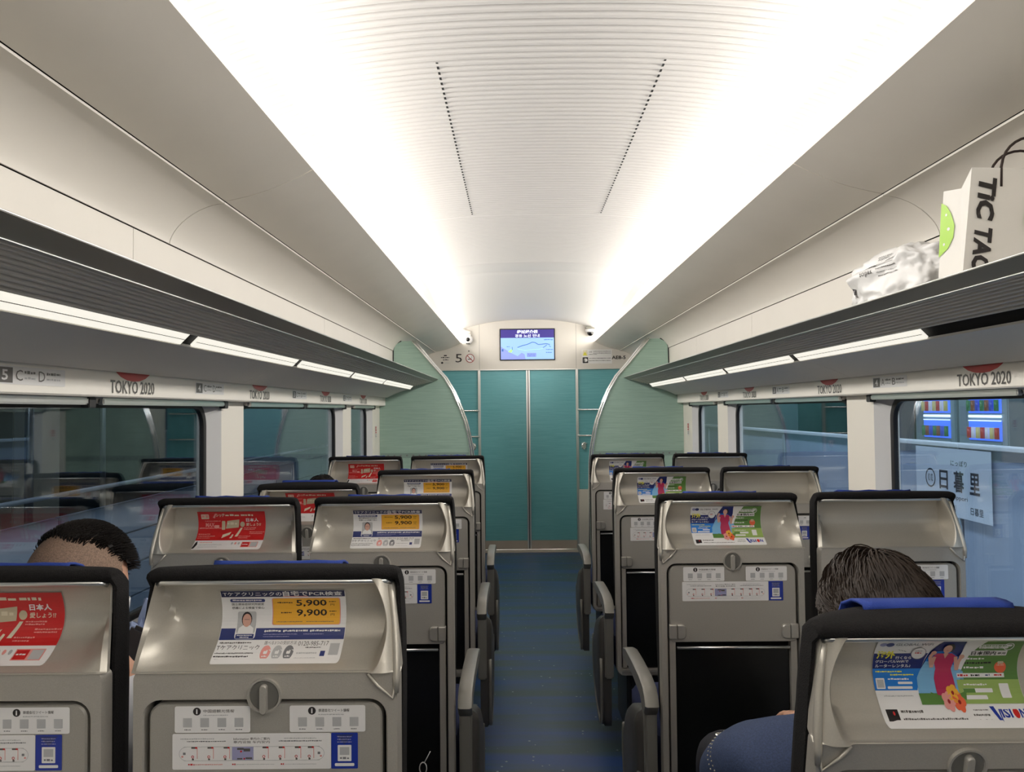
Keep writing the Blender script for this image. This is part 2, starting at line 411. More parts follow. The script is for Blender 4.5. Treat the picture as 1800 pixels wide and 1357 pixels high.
# luggage racks with grooved underside
for s in (-1, 1):
    nm = 'left' if s < 0 else 'right'
    t = thing('luggage_rack', 'long grey luggage rack with grooved underside along the %s wall above the windows' % nm, 'luggage rack', (0, 0, 0), 'luggage racks along both walls')
    bm = bmesh.new()   # nose profile
    prism(bm, [(s*.737, EYE+.251), (s*.741, EYE+.254), (s*.752, EYE+.252), (s*.80, EYE+.244), (s*.784, EYE+.232), (s*.778, EYE+.233)], Y0, 6.33)
    link('front_fascia', bm, RACK, t)
    bm = bmesh.new(); tube(bm, [(s*.740, Y0, EYE+.2535), (s*.740, 6.33, EYE+.2535)], .0022, 8); tube(bm, [(s*.780, Y0, EYE+.2315), (s*.780, 6.33, EYE+.2315)], .0022, 8)
    link('edge_trim', bm, ALU, t, smooth=True)
    bm = bmesh.new()   # grooved underside: fluted panel
    pts = []; N = 9; xa, za, xb, zb = .786, EYE+.232, .924, EYE+.1975
    for k in range(N):
        for q, d in ((0, 0), (.35, .0045), (.6, .0045), (.62, 0)):
            f = (k+q)/N; f = f**1.25; pts.append((s*(xa+(xb-xa)*f), za+(zb-za)*f+d))
    pts.append((s*xb, zb)); pts += [(s*.924, zb+.01), (s*xa, za+.012)]
    prism(bm, pts, Y0, 6.33); link('grooved_underside', bm, RACKU, t)
    bm = bmesh.new(); box(bm, *sorted((s*.786, s*1.10)), Y0, 6.33, EYE+.240, EYE+.250); link('shelf', bm, RACKUP, t)
    # lower curved panel
    pts = [(s*.955, EYE+.172)] + [(s*(.955+.19*k/8), EYE+.172-.062*(k/8)**1.6) for k in range(1, 9)]
    bm = bmesh.new(); prism(bm, strip_thick(pts, .006*s), Y0, 3.0-.0012); prism(bm, strip_thick(pts, .006*s), 3.0+.0012, 6.33)
    bmx = bm; link('lower_panel', bmx, UNDER, t, auto=30)
    bm = bmesh.new(); prism(bm, [(s*.930, EYE+.215), (s*.965, EYE+.180), (s*.975, EYE+.18), (s*.975, EYE+.225)], Y0, 6.33); link('lamp_channel', bm, DARK, t)
    segs = [(-1.0, -.06), (0, .98), (1.04, 1.99), (2.06, 2.99), (3.06, 3.99), (4.06, 4.97), (5.04, 6.26)]
    for k, (a, b) in enumerate(segs):
        if s > 0 and k == 2: continue
        bm = bmesh.new(); box(bm, -.5, .5, 0, 1, 0, 1)
        for v in bm.verts:
            p = v.co; u = p.z; d = p.x+.5
            v.co = Vector((s*(.9275 + .0245*u + .004*d), a+(b-a)*p.y, EYE+.1985-.0245*u + .006*d))
        bm2 = bm; o = link('lamp_cover', bm2, DIFF, t)
        bm = bmesh.new(); tube(bm, [(s*.939, a, EYE+.1850), (s*.939, b, EYE+.1850)], .0008, 6); 
        link('cover_seam', bm, TGREY, o)

# blind rails hanging under the label board
for s in (-1, 1):
    nm = 'left' if s < 0 else 'right'
    for k, (a, b) in enumerate(((1.14, 2.0), (2.07, 2.93), (3.22, 4.02), (4.09, 4.98), (5.28, 6.0))):
        t = thing('window_blind', '', 'roller blind', (s*1.195, (a+b)/2, 1.462))
        t['label'] = 'rolled-up blind bar over the %s windows, %s' % (nm, ['nearest the camera', 'just before the near pillar', 'just past the near pillar', 'just before the second pillar', 'beside the green partition'][k])
        t['group'] = 'roller blind bars above the windows'
        L_ = (b-a)/2
        bm = bmesh.new(); box(bm, -.009, .009, -L_, L_, -.012, .006, .003); link('bottom_bar', bm, ALU, t)
        bm = bmesh.new(); tube(bm, [(.012*s, -L_, .002), (.012*s, L_, .002)], .011, 10); link('roller', bm, RACKU, t, smooth=True)
        bm = bmesh.new(); box(bm, -.011, .011, L_-.004, L_+.03, -.02, .008, .002); link('bracket', bm, GASKET, t)

# label board graphics
def board(s):
    # frame on the sloping board: u along the reader's right, v up the slope
    A = Vector((s*1.160, 0, 1.468)); B = Vector((s*1.160, 0, 1.555)); up_ = (B-A); h = up_.length; up_ = up_/h
    n = Vector((-s*up_.z, 0, s*up_.x)); n = n if n.x*s < 0 else -n
    def fn(yc):
        def f(u, v, d):
            p = A + up_*v + n*(d+.0006); return (p.x, yc + (u if s < 0 else -u), p.z)
        return f
    return fn, h
for s in (-1, 1):
    fn, h = board(s); nm = 'left' if s < 0 else 'right'
    for k, yc in enumerate((2.175, 3.245, 4.36, 5.42)):
        P = Print()
        P.poly([(-.118, .087), (.118, .087), (.100, .070), (.070, .056), (.035, .048), (0, .046), (-.035, .048), (-.070, .056), (-.100, .070)], RED, 1)
        P.text('TOKYO 2020', -.125, .012, .125, .047, TGREY, 2, 0.012)
        o = P.build('games_decal', fn(yc)); 
        tag(o, 'red half-disc decal with grey lettering on the %s label board, %s' % (nm, ['nearest', 'second nearest', 'third nearest', 'farthest'][k]), 'decal', 'red half-disc decals above the windows')
    for k, (yc, num) in enumerate(((1.72, '5'), (2.72, '4'), (3.84, '3'), (4.92, '2'))):
        P = Print(); fl = -1 if s < 0 else 1
        P.rect(-.125, .022, .125, .060, WHITE, 1, .003)
        x0 = -.12
        P.rect(x0, .025, x0+.052, .057, TGREY, 2); P.text(num, x0+.016, .030, x0+.036, .052, WHITE, 3, .02)
        a, b = ('C', 'D') if s < 0 else ('A', 'B')
        P.text(a, x0+.062, .030, x0+.086, .053, TGREY, 2); P.scrib(x0+.092, .044, x0+.130, .052, TGREY, 2, 3); P.scrib(x0+.092, .032, x0+.130, .039, LGREY, 2, 5)
        P.text(b, x0+.142, .030, x0+.166, .053, TGREY, 2); P.scrib(x0+.172, .044, x0+.225, .052, TGREY, 2, 4); P.scrib(x0+.172, .032, x0+.225, .039, LGREY, 2, 6)
        o = P.build('seat_number_plate', fn(yc)); tag(o, 'small white seat number plate reading %s on the %s label board, %s' % (num, nm, ['nearest', 'second nearest', 'third nearest', 'farthest'][k]), 'sign', 'seat number plates above the windows')
# red sticker on the last window post each side
for s in (-1, 1):
    P = Print(); P.rect(-.028, -.05, .028, .05, WHITE, 1, .004); P.rect(-.022, -.012, .022, .040, RED, 2)
    P.text('非常', -.015, .015, .015, .032, WHITE, 3); P.scrib(-.018, -.006, .018, .006, WHITE, 3, 2); P.scrib(-.02, -.03, .02, -.022, TGREY, 2, 8); P.scrib(-.02, -.042, .02, -.034, TGREY, 2, 9)
    o = P.build('emergency_sticker', lambda u, v, d, s=s: (s*(1.206-d), 6.16+(u if s < 0 else -u), 1.27+v))
    tag(o, 'small red and white sticker on the last wall panel, %s side' % ('left' if s < 0 else 'right'), 'sticker', 'red stickers beside the partitions')
# ceiling vent on the right upper panel
t = thing('air_vent', 'small slotted air vent in the right upper wall panel below the seam', 'vent', (1.0, 3.42, 1.985))
fx = lambda x: BACK[1] + (SEAM[1]-BACK[1])*math.cos(math.asin(min(1, ((x-SEAM[0]-.002)/(BACK[0]-SEAM[0]-.002))**(1/1.15))))**1.25
bm = bmesh.new(); grid(bm, [[(x-1.0, y_, fx(x)-1.985-.0015) for x in (.965, .98, 1.0, 1.02, 1.035)] for y_ in (-.17, .17)]); link('frame', bm, UPPER, t)
bm = bmesh.new()
for k in range(14):
    yy = -.11+.22*k/13; grid(bm, [[(x-1.0, y_, fx(x)-1.985-.003) for x in (.975, .99, 1.01, 1.026)] for y_ in (yy-.003, yy+.003)])
link('slot', bm, TGREY, t)

# ================================================================ PARTITIONS
PY = 6.34
curve = [(.944, 1.985), (.900, 1.935), (.845, 1.870), (.775, 1.785), (.690, 1.690), (.625, 1.580), (.565, 1.440), (.530, 1.340), (.505, 1.240), (.485, 1.120), (.474, 1.0), (.470, .8), (.468, .5), (.468, .0)]
for s in (-1, 1):
    nm = 'left' if s < 0 else 'right'
    t = thing('partition_screen', 'pale green glazed luggage screen with a curved chrome edge on the %s' % nm, 'partition', (s*.8, PY, 0), 'curved green screens before the door')
    pts = [(1.206, 0), (1.206, 1.47), (1.10, 1.62), (1.095, 1.93), (1.07, 1.965), (1.03, 1.985)] + curve
    bm = bmesh.new(); bm2 = bmesh.new()
    loc = [(s*(x-.8), z) for x, z in pts]
    prism(bm, loc, -.008, .008); link('panel', bm, TEALP, t)
    bm = bmesh.new()
    cv = []
    for i in range(len(curve)-1):
        for q in (0, .5):
            cv.append((curve[i][0]+(curve[i+1][0]-curve[i][0])*q, curve[i][1]+(curve[i+1][1]-curve[i][1])*q))
    cv.append(curve[-1])
    tube(bm, [(s*(x-.8), -.012, z) for x, z in cv], .0085, 10); tube(bm, [(s*(x-.8-.016), .006, z) for x, z in cv], .009, 10)
    link('edge_rail', bm, CHROME, t, smooth=True)
    bm = bmesh.new(); box(bm, *sorted((s*(.500-.8), s*(1.20-.8))), -.0105, -.0085, 1.055, 1.095); link('printed_band', bm, TEALB, t)
    P = Print()
    for k in range(13): P.disc(.54+.05*k, 1.075, .008, .006, GREY, 1, 8)
    P.build('band_mark', lambda u, v, d, s=s: (s*(u-.8), -.0108-d, v), t)
    bm = bmesh.new(); tube(bm, [(s*(x-.8), -.01, z) for x, z in [(1.098, 1.69), (1.094, 1.92), (1.083, 1.95), (1.066, 1.968), (1.03, 1.986)]], .004, 8); link('corner_gasket', bm, GASKET, t, smooth=True)

# ================================================================ END WALL
EW = 8.13
ztop = lambda x: zv(x, Y1) + .002
bm = bmesh.new()
xs2 = [-1.2 + 2.4*k/48 for k in range(49)]
for a, b in ((-1.2, -.4955), (-.4935, .4935), (.4955, 1.2)):
    xx = [a] + [x for x in xs2 if a < x < b] + [b]
    lo = [bm.verts.new((x, EW, 1.843)) for x in xx]; hi = [bm.verts.new((x, EW, 2.55)) for x in xx]
    for k in range(len(xx)-1): bm.faces.new((lo[k], lo[k+1], hi[k+1], hi[k]))
    lo2 = [bm.verts.new((x, EW+.05, 1.843)) for x in xx]
    for k in range(len(xx)-1): bm.faces.new((lo[k], lo[k+1], lo2[k+1], lo2[k]))
struct(link('wall_front', bm, HEADER))
bm = bmesh.new(); box(bm, -1.2, 1.2, EW+.12, EW+.14, 0, 2.6); struct(link('trim_7', bm, DARK))
bm = bmesh.new(); box(bm, -1.2, 1.2, EW-.004, EW+.05, 1.836, 1.8425); struct(link('trim_8', bm, ALU))
# teal side panels beside the door
for s in (-1, 1):
    bm = bmesh.new(); box(bm, *sorted((s*.51, s*1.2)), EW+.02, EW+.035, 0, 1.836); struct(link('trim_9', bm, TEAL))
    # chrome door posts
    bm = bmesh.new(); box(bm, *sorted((s*.486, s*.512)), EW-.006, EW+.05, 0, 1.836, .004); struct(link('trim_10', bm, ALU))
    # luggage shelves behind the screen with front rails
    t = thing('luggage_shelves', 'floor standing luggage shelves with chrome rails behind the %s screen' % ('left' if s < 0 else 'right'), 'luggage shelves', (s*.8, 7.3, 0), 'luggage shelves either side of the door')
    for z in (1.424, 1.161, .529, .299):
        bm = bmesh.new(); tube(bm, [(s*(.50-.8), .795, z), (s*(1.15-.8), .795, z)], .010, 8); link('rail', bm, CHROME, t, smooth=True)
    bm = bmesh.new(); box(bm, *sorted((s*(.62-.8), s*(1.18-.8))), -.6, .75, .38, .40); link('shelf', bm, RACKUP, t)
    bm = bmesh.new(); box(bm, *sorted((s*(.50-.8), s*(.615-.8))), .76, .80, 0, .62, .006); link('lower_panel', bm, RACKU, t)
    # strap hook
    h = thing('strap_hook', 'shiny metal strap hook beside the %s door post' % ('left' if s < 0 else 'right'), 'hook', (s*.56, EW-.02, 1.06), 'metal hooks beside the door')
    bm = bmesh.new(); tube(bm, [(s*.03, .03, .02), (s*.03, 0, .02), (0, -.01, .03), (-s*.02, -.01, .005), (-s*.01, -.01, -.03), (s*.01, -.01, -.035)], .009, 8); link('hook', bm, CHROME, h, smooth=True)
    bm = bmesh.new(); box(bm, -.022, .022, .0, .03, -.03, .03, .005); link('plate', bm, ALU, h)
# the door: two leaves
for s in (-1, 1):
    t = thing('door_%d' % (1 if s < 0 else 2), '', ''); struct(t); del t['label']; del t['category']
    t.location = (s*.25, EW+.03, 0)
    bm = bmesh.new(); box(bm, *sorted((s*(.018-.25), s*(.486-.25))), -.008, .015, .10, 1.836, .002); link('leaf', bm, TEAL, t)
    bm = bmesh.new(); box(bm, *sorted((s*(.004-.25), s*(.019-.25))), -.022, .018, .02, 1.836, .004); link('edge_rail', bm, ALU, t)
    bm = bmesh.new(); box(bm, *sorted((s*(.018-.25), s*(.486-.25))), -.010, .016, .012, .10, .002); link('kickplate', bm, BEIGE, t)
bm = bmesh.new(); box(bm, -.486, .486, EW-.13, EW+.10, .001, .006, .001); struct(link('trim_11', bm, BEIGE))
bm = bmesh.new(); tube(bm, [(-.486, EW-.004, .012), (.486, EW-.004, .012)], .006, 8); struct(link('trim_12', bm, CHROME))

# information screen
t = thing('information_screen', 'wide flat information screen showing a route map above the door', 'screen', (-.003, EW, 2.096))
bm = bmesh.new(); box(bm, -.283, .283, -.012, -.001, -.163, .163, .003); link('bezel', bm, GASKET, t)
def glow(n, rgb, e): return mat('screen_'+n, S(rgb), .3, emit=e)
SB = glow('map_blue', (132, 168, 222), .62); SN = glow('navy', (44, 32, 110), .8); SW = glow('white', (225, 235, 255), .8); SL = glow('route', (40, 84, 150), .7); SG = glow('green', (150, 200, 120), .7); SP = glow('violet', (118, 132, 208), .7)
P = Print(); P.rect(-.272, -.152, .272, .152, SB, 1); P.rect(-.272, .068, .272, .152, SN, 2)
P.text('经过线介绍', -.105, .112, .105, .148, SW, 3, .03); P.text('경유 노선 안내', -.125, .074, .125, .104, SW, 3, .01)
P.poly([(-.272, -.152), (-.02, -.152), (-.03, -.10), (-.06, -.085), (-.10, -.12), (-.16, -.09), (-.272, -.02)], SP, 2)
P.line([(-.10, -.03), (-.05, -.012), (0, .0), (.05, .022), (.08, .018), (.11, -.002), (.15, .0), (.19, .006), (.23, -.004)], .007, SL, 3)
P.line([(.16, -.035), (.20, -.008)], .006, SL, 3); P.line([(.22, -.014), (.24, -.028)], .005, SL, 3)
P.line([(-.10, -.045), (-.03, -.062), (.05, -.055), (.13, -.05), (.16, -.042)], .004, SG, 3)
P.poly([(-.20, -.075), (-.165, -.085), (-.15, -.06), (-.165, -.045), (-.18, -.06)], SG, 3)
P.rect(-.005, -.128, .09, -.088, SP, 3); P.scrib(0, -.105, .085, -.097, SL, 4, 3); P.scrib(0, -.122, .08, -.114, SL, 4, 4); P.line([(-.155, -.06), (-.155, -.025)], .005, SL, 3)
P.rect(-.262, -.07, -.245, -.045, SL, 3); P.scrib(-.21, -.028, -.18, -.018, SL, 3, 6); P.scrib(.17, .040, .26, .052, SL, 3, 7); P.scrib(.19, -.06, .262, -.05, SL, 3, 8); P.scrib(.19, -.09, .25, -.08, SL, 3, 9)
P.build('display', lambda u, v, d: (u, -.0125-d, v), t)
# signs on the header
E_ = lambda x, z: (lambda u, v, d: (x+u, EW-.0006-d, z+v))
P = Print(); P.text('5', -.032, -.042, .034, .044, BLACK, 1); tag(P.build('car_number', E_(-.707, 1.962)), 'large dark numeral 5 on the cream header left of the screen', 'number')
P = Print(); P.ring(0, 0, .045, .038, DRED, 2); P.disc(0, 0, .039, .039, WHITE, 1); P.rect(-.024, -.012, .016, -.004, BLACK, 2); P.line([(-.028, .028), (.028, -.028)], .007, DRED, 3); P.line([(.012, 0), (.02, .014), (.012, .022)], .003, TGREY, 2)
tag(P.build('no_smoking_sign', E_(-.590, 1.960)), 'round red and white no smoking sign beside the numeral', 'sign')
P = Print(); P.rect(-.016, .03, .014, .042, BLACK, 1); P.scrib(-.045, .008, .040, .022, BLACK, 1, 3); P.scrib(-.026, -.016, .030, -.002, BLACK, 1, 5); P.disc(-.034, -.038, .012, .010, BLACK, 1); P.scrib(-.01, -.044, .036, -.036, LGREY, 1, 5)
tag(P.build('car_lettering', E_(-.842, 1.955)), 'small black lettering beside the numeral on the header', 'lettering')
P = Print(); P.rect(-.155, -.072, .152, .072, WHITE, 1, .004); P.rect(-.148, .008, -.098, .068, CREAM, 2); P.poly([(-.145, .014), (-.102, .014), (-.1235, .054)], YELL, 3); P.poly([(-.1255, .022), (-.1215, .022), (-.1225, .042), (-.1245, .042)], BLACK, 4)
P.rect(-.148, -.066, -.092, -.006, BLACK, 2); P.disc(-.118, -.036, .02, .018, WHITE, 3); P.rect(-.135, -.05, -.125, -.03, WHITE, 3)
P.text('注意', -.085, .040, -.052, .056, TGREY, 2)
for k, (a, b, z) in enumerate(((-.04, .14, .048), (-.04, .14, .030), (-.085, .0, .018), (-.085, .14, -.022), (-.085, .14, -.046))): P.scrib(a, z, b, z+.008, TGREY if k != 3 else BLACK, 2, k+11)
tag(P.build('warning_sticker', E_(.708, 1.965)), 'pale warning sticker with yellow triangle right of the screen', 'sticker')
P = Print(); P.text('AE8-5', -.068, -.017, .075, .019, BLACK, 1, .03); tag(P.build('stock_number', E_(.925, 1.953)), 'small bold black stock code lettering at the right of the header', 'lettering')
P = Print(); P.disc(0, 0, .007, .007, BLACK, 1); tag(P.build('sensor_dot', E_(-.602, 2.035)), 'tiny round black sensor under the left camera', 'sensor')
# cameras
t = thing('security_camera', 'white security camera on an angled arm at the left of the header', 'security camera', (-.606, EW, 2.148))
bm = bmesh.new(); box(bm, -.03, .03, -.05, -.001, .02, .06, .006); tube(bm, [(.0, -.03, .05), (.02, -.03, .075), (-.15, -.03, .135)], .016, 8); link('arm', bm, HEADER, t, smooth=False)
bm = bmesh.new(); loft(bm, [[(r_*math.cos(a), y_, r_*math.sin(a)) for a in [2*math.pi*k/24 for k in range(24)]] for r_, y_ in ((.046, -.001), (.048, -.03), (.046, -.05), (.036, -.062), (.026, -.066))]); link('body', bm, WHITE, t, auto=40)
bm = bmesh.new(); bmesh.ops.create_uvsphere(bm, u_segments=16, v_segments=10, radius=.021); bmesh.ops.translate(bm, verts=bm.verts, vec=(0, -.063, 0)); box(bm, -.02, .02, -.066, -.05, -.046, -.038); link('lens', bm, mat('lens_black', (.004, .004, .004), .08), t, smooth=True)
t = thing('dome_camera', 'dark dome security camera at the right of the header under the vault', 'security camera', (.640, EW-.02, 2.240))
bm = bmesh.new(); box(bm, -.05, .045, -.05, .018, .0, .03, .008); tube(bm, [(.03, -.01, .025), (.14, .0, .0)], .012, 8); link('bracket', bm, RACK, t)
bm = bmesh.new(); loft(bm, [[(r_*math.cos(a), -.02+r_*math.sin(a), z_) for a in [2*math.pi*k/20 for k in range(20)]] for r_, z_ in ((.052, .0), (.054, -.015), (.044, -.028))]); link('collar', bm, WHITE, t, auto=40)
bm = bmesh.new(); bmesh.ops.create_uvsphere(bm, u_segments=16, v_segments=10, radius=.034); bmesh.ops.translate(bm, verts=bm.verts, vec=(0, -.02, -.034)); link('dome', bm, mat('lens_black', (.004, .004, .004), .08), t, smooth=True)

# ================================================================ SEATS
YP = [(1.160, -.008), (1.153, .002), (1.142, .014), (1.12, .025), (1.10, .030), (1.08, .028), (1.06, .016), (1.045, -.003), (1.034, -.022), (1.028, -.042), (1.024, -.056)]
def yprof(z):
    for k in range(len(YP)-1):
        (z1, p1), (z2, p2) = YP[k], YP[k+1]
        if z2 <= z <= z1:
            p0 = YP[max(k-1, 0)][1]; p3 = YP[min(k+2, len(YP)-1)][1]; q = (z1-z)/(z1-z2)
            m1, m2 = (p2-p0)*.42, (p3-p1)*.42
            return (2*q**3-3*q*q+1)*p1 + (q**3-2*q*q+q)*m1 + (3*q*q-2*q**3)*p2 + (q**3-q*q)*m2
    return YP[0][1] if z > YP[0][0] else YP[-1][1]
def hw(z): return .192 + (1.160-z)*.13
def shell_y(u, z, rim):
    """depth of the head shell at fraction u across, rim = side with the thick wing"""
    y = yprof(z); t = (1.160-z)/.136
    v = u*rim
    if v > 0:
        yr = -.016 - .046*t + .020*max(0, (v-.86)/.14)**2; c_ = wing_c(t); b = sm(c_-.035, c_+.03, v)
    else:
        yr = -.008 - .046*t; b = sm(.97 - .42*t*t, 1.0, -v)
    return y + (min(yr, y)-y)*b
def wing_c(t): return .80 + .11*math.sin(math.pi*max(0, min(t, 1)))**.8 - .03*t
def shell_mesh(rim):
    bm = bmesh.new(); zs = []
    for (a, _), (b, _) in zip(YP, YP[1:]): zs += [a, (2*a+b)/3, (a+2*b)/3]
    zs.append(YP[-1][0]); rows = []
    for z in zs:
        w_ = hw(z); row = []; c_ = wing_c((1.160-z)/.136)
        vs_ = [-1 + (c_-.035+1)*k/44 for k in range(44)] + [c_-.035 + .065*k/8 for k in range(8)] + [c_+.03 + (1-c_-.03)*k/12 for k in range(13)]
        us = [v*rim for v in vs_]
        if rim < 0: us = us[::-1]
        row.append((-w_*1.0, shell_y(-1, z, rim)+.014, z))
        for u in us: row.append((u*w_, shell_y(u, z, rim) + (.006 if abs(u) > .9999 else 0), z))
        row.append((w_*1.0, shell_y(1, z, rim)+.014, z)); rows.append(row)
    rows.insert(0, [(p[0], max(p[1]+.03, .03), 1.158) for p in rows[0]])
    grid(bm, rows)
    # thickness at the lower wing end: small chevron step
    return bm
def body_mesh():
    bm = bmesh.new()
    out = rrect(-.207, .207, .322, 1.026, (.03, .03, .012, .012), 6)
    inn = rrect(-.187, .187, .345, .984, (.012, .012, .028, .028), 6)
    f = lambda r, y, k=1.0: [(p[0]*k, y, p[1]) for p in r]
    loft(bm, [f(out, -.026), f(out, -.045), f(out, -.054, .986), f(inn, -.056, 1.012), f(inn, -.053), f(inn, -.020)], False)
    return bm
def cushion_mesh():
    bm = bmesh.new(); rings = []
    lv = [(.36, .190, -.024, .10, -.022), (.55, .203, -.024, .14, -.022), (.75, .2085, -.024, .15, -.024), (.92, .2100, -.024, .14, -.024), (1.00, .2105, -.024, .135, -.022), (1.035, .2100, -.008, .13, -.022), (1.06, .2095, .022, .125, -.018), (1.08, .2090, .036, .12, -.016), (1.12, .2060, .036, .11, -.010),
          (1.146, .2040, .012, .10, -.004), (1.157, .2035, -.014, .09, -.014), (1.163, .2030, -.020, .078, -.020), (1.169, .202, -.019, .06, -.019), (1.173, .199, -.015, .045, -.015), (1.1755, .193, -.009, .03, -.009), (1.176, .184, -.004, .018, -.004)]
    for z, w_, ya, yb, ys in lv:
        q = min(.034, (yb-ys)*.35); o_ = [(-w_+.0085, ya), (-w_+.007, ys), (-w_+.002, ys+.001), (-w_, ys+q)]; n_ = 18
        for k in range(1, n_):       # bulging front, thin at the sides
            a = math.pi*k/n_; o_.append((-w_*math.copysign(abs(math.cos(a))**1.15, math.cos(a)), ys+q+(yb-ys-q)*math.sin(a)**1.1))
        o_ += [(w_, ys+q), (w_-.002, ys+.001), (w_-.007, ys), (w_-.0085, ya)]
        o_ += [((w_-.0085)*(1-2*k/6), ya) for k in range(1, 6)]
        rings.append([(p[0], p[1], z) for p in o_])
    loft(bm, rings); return bm
def side_cover(bm, xo, sgn, part):
    # D shaped cover under the armrest, outline in (y, z)
    out = [(.0, .53), (.03, .545), (.10, .53), (.22, .49), (.31, .42), (.34, .34), (.32, .24), (.25, .16), (.14, .11), (.03, .09), (-.01, .12), (-.015, .30)]
    pts = []
    n = len(out)
    for i in range(n):
        p0, p1, p2, p3 = (Vector(out[(i+k) % n]) for k in (-1, 0, 1, 2))
        for q in (0, .33, .66):
            pts.append(.5*((2*p1)+(p2-p0)*q+(2*p0-5*p1+4*p2-p3)*q*q+(3*p1-p0-3*p2+p3)*q**3))
    if part == 'plate':
        x0 = xo; rings = []
        for x, k in ((x0-sgn*.015, 1.0), (x0+sgn*.012, 1.0), (x0+sgn*.026, .93), (x0+sgn*.032, .80)):
            c = Vector((.14, .32)); rings.append([(x, (c+(p-c)*k).x, (c+(p-c)*k).y) for p in pts])
        loft(bm, rings)
    else:
        c = Vector((.14, .32)); lo = [p for p in pts if p.y < .40]; lo = lo[len(lo)//2*0:]
        tube(bm, [(xo+sgn*.026, (c+(p-c)*.95).x, (c+(p-c)*.95).y) for p in lo], .0075, 8)
# poster artwork ------------------------------------------------------------
def ad_clinic():
    P = Print(); W, H = .205, .103
    def X(f): return -W/2 + f*W
    def Z(f): return f*H
    P.poly(rrect(X(0), X(1), 0, H, .004, 3), WHITE, 1)
    P.rect(X(0)+.001, Z(.888), X(1)-.001, Z(.995), NAVY, 2)
    P.text('Tケアクリニックの', X(.02), Z(.905), X(.49), Z(.975), WHITE, 3, .012)
    P.text('自宅で', X(.50), Z(.90), X(.70), Z(.99), WHITE, 3, .02); P.rect(X(.50), Z(.889), X(.70), Z(.899), PINK, 4)
    P.text('PCR検査', X(.71), Z(.905), X(.975), Z(.978), WHITE, 3, .018)
    P.rect(X(.07), Z(.80), X(.35), Z(.855), INDIGO, 2, .0025); P.scrib(X(.09), Z(.812), X(.33), Z(.845), WHITE, 3, 2)
    P.text('国立感染症研究所認定', X(.08), Z(.745), X(.34), Z(.785), BLACK, 2, .01); P.text('機器による検査で安心', X(.08), Z(.685), X(.34), Z(.725), BLACK, 2, .01)
    P.rect(X(.405), Z(.435), X(.955), Z(.865), PINK, 2, .003); P.rect(X(.412), Z(.443), X(.948), Z(.858), YEL, 3, .003)
    P.text('5,900', X(.60), Z(.715), X(.845), Z(.835), BLACK, 4, .02); P.text('9,900', X(.60), Z(.555), X(.845), Z(.675), BLACK, 4, .02)
    P.text('円', X(.875), Z(.73), X(.905), Z(.765), BLACK, 4); P.text('円', X(.875), Z(.57), X(.905), Z(.605), BLACK, 4)
    P.scrib(X(.45), Z(.775), X(.575), Z(.80), BLACK, 4, 3); P.scrib(X(.475), Z(.61), X(.56), Z(.635), BLACK, 4, 4); P.scrib(X(.865), Z(.79), X(.92), Z(.81), BLACK, 4, 4); P.scrib(X(.865), Z(.63), X(.92), Z(.65), BLACK, 4, 4)
    P.scrib(X(.44), Z(.475), X(.65), Z(.49), TGREY, 4, 5); P.scrib(X(.68), Z(.475), X(.90), Z(.49), TGREY, 4, 6)
    P.rect(X(0)+.0008, Z(.245), X(1)-.0008, Z(.395), INDIGO, 2)
    for k, a in enumerate((.35, .50, .715)): P.disc(X(a+.01), Z(.355), .0016, .0016, WHITE, 3, 10)
    P.scrib(X(.37), Z(.34), X(.485), Z(.372), WHITE, 3, 7); P.scrib(X(.52), Z(.34), X(.70), Z(.372), WHITE, 3, 8); P.scrib(X(.735), Z(.34), X(.96), Z(.372), WHITE, 3, 9)
    P.scrib(X(.35), Z(.305), X(.62), Z(.32), LILAC, 3, 7); P.scrib(X(.35), Z(.275), X(.56), Z(.288), LILAC, 3, 8); P.scrib(X(.67), Z(.305), X(.83), Z(.32), LILAC, 3, 9)
    P.poly(rrect(X(.12), X(.285), Z(.255), Z(.655), .004, 3), WHITE, 4); P.poly(rrect(X(.128), X(.277), Z(.33), Z(.648), .003, 3), LGREY, 5)
    P.poly([(X(.14), Z(.33)), (X(.265), Z(.33)), (X(.262), Z(.40)), (X(.232), Z(.44)), (X(.175), Z(.44)), (X(.145), Z(.40))], WHITE, 6)
    P.disc(X(.203), Z(.53), .0085, .0118, BLACK, 6, 16); P.disc(X(.204), Z(.515), .0072, .0102, SKIN_P, 7, 16); P.rect(X(.190), Z(.42), X(.217), Z(.46), SKIN_P, 6)
    P.line([(X(.183), Z(.525)), (X(.225), Z(.525))], .0007, TGREY, 8)
    P.rect(X(.13), Z(.262), X(.275), Z(.322), INDIGO, 6, .001); P.scrib(X(.14), Z(.295), X(.265), Z(.312), WHITE, 7, 2); P.scrib(X(.165), Z(.27), X(.24), Z(.287), WHITE, 7, 3)
    P.scrib(X(.02), Z(.20), X(.27), Z(.222), TGREY, 2, 3); P.text('Tケアクリニック', X(.01), Z(.125), X(.345), Z(.188), BLACK, 2)
    P.scrib(X(.01), Z(.09), X(.31), Z(.105), TGREY, 2, 5); P.scrib(X(.01), Z(.055), X(.28), Z(.075), BLACK, 2, 6); P.scrib(X(.0)+.003, Z(.022), X(.33), Z(.042), BLACK, 2, 7)
    P.text('選べる3つの受診方法', X(.375), Z(.19), X(.63), Z(.23), TGREY, 2)
    for a, m_ in ((.405, PINK), (.495, LGREY), (.585, GREY)):
        P.disc(X(a), Z(.105), .0079, .0079, m_, 2, 20); P.rect(X(a)-.003, Z(.09), X(a)+.003, Z(.13), WHITE, 3, .001); P.scrib(X(a)-.004, Z(.055), X(a)+.004, Z(.075), WHITE, 3, 5)
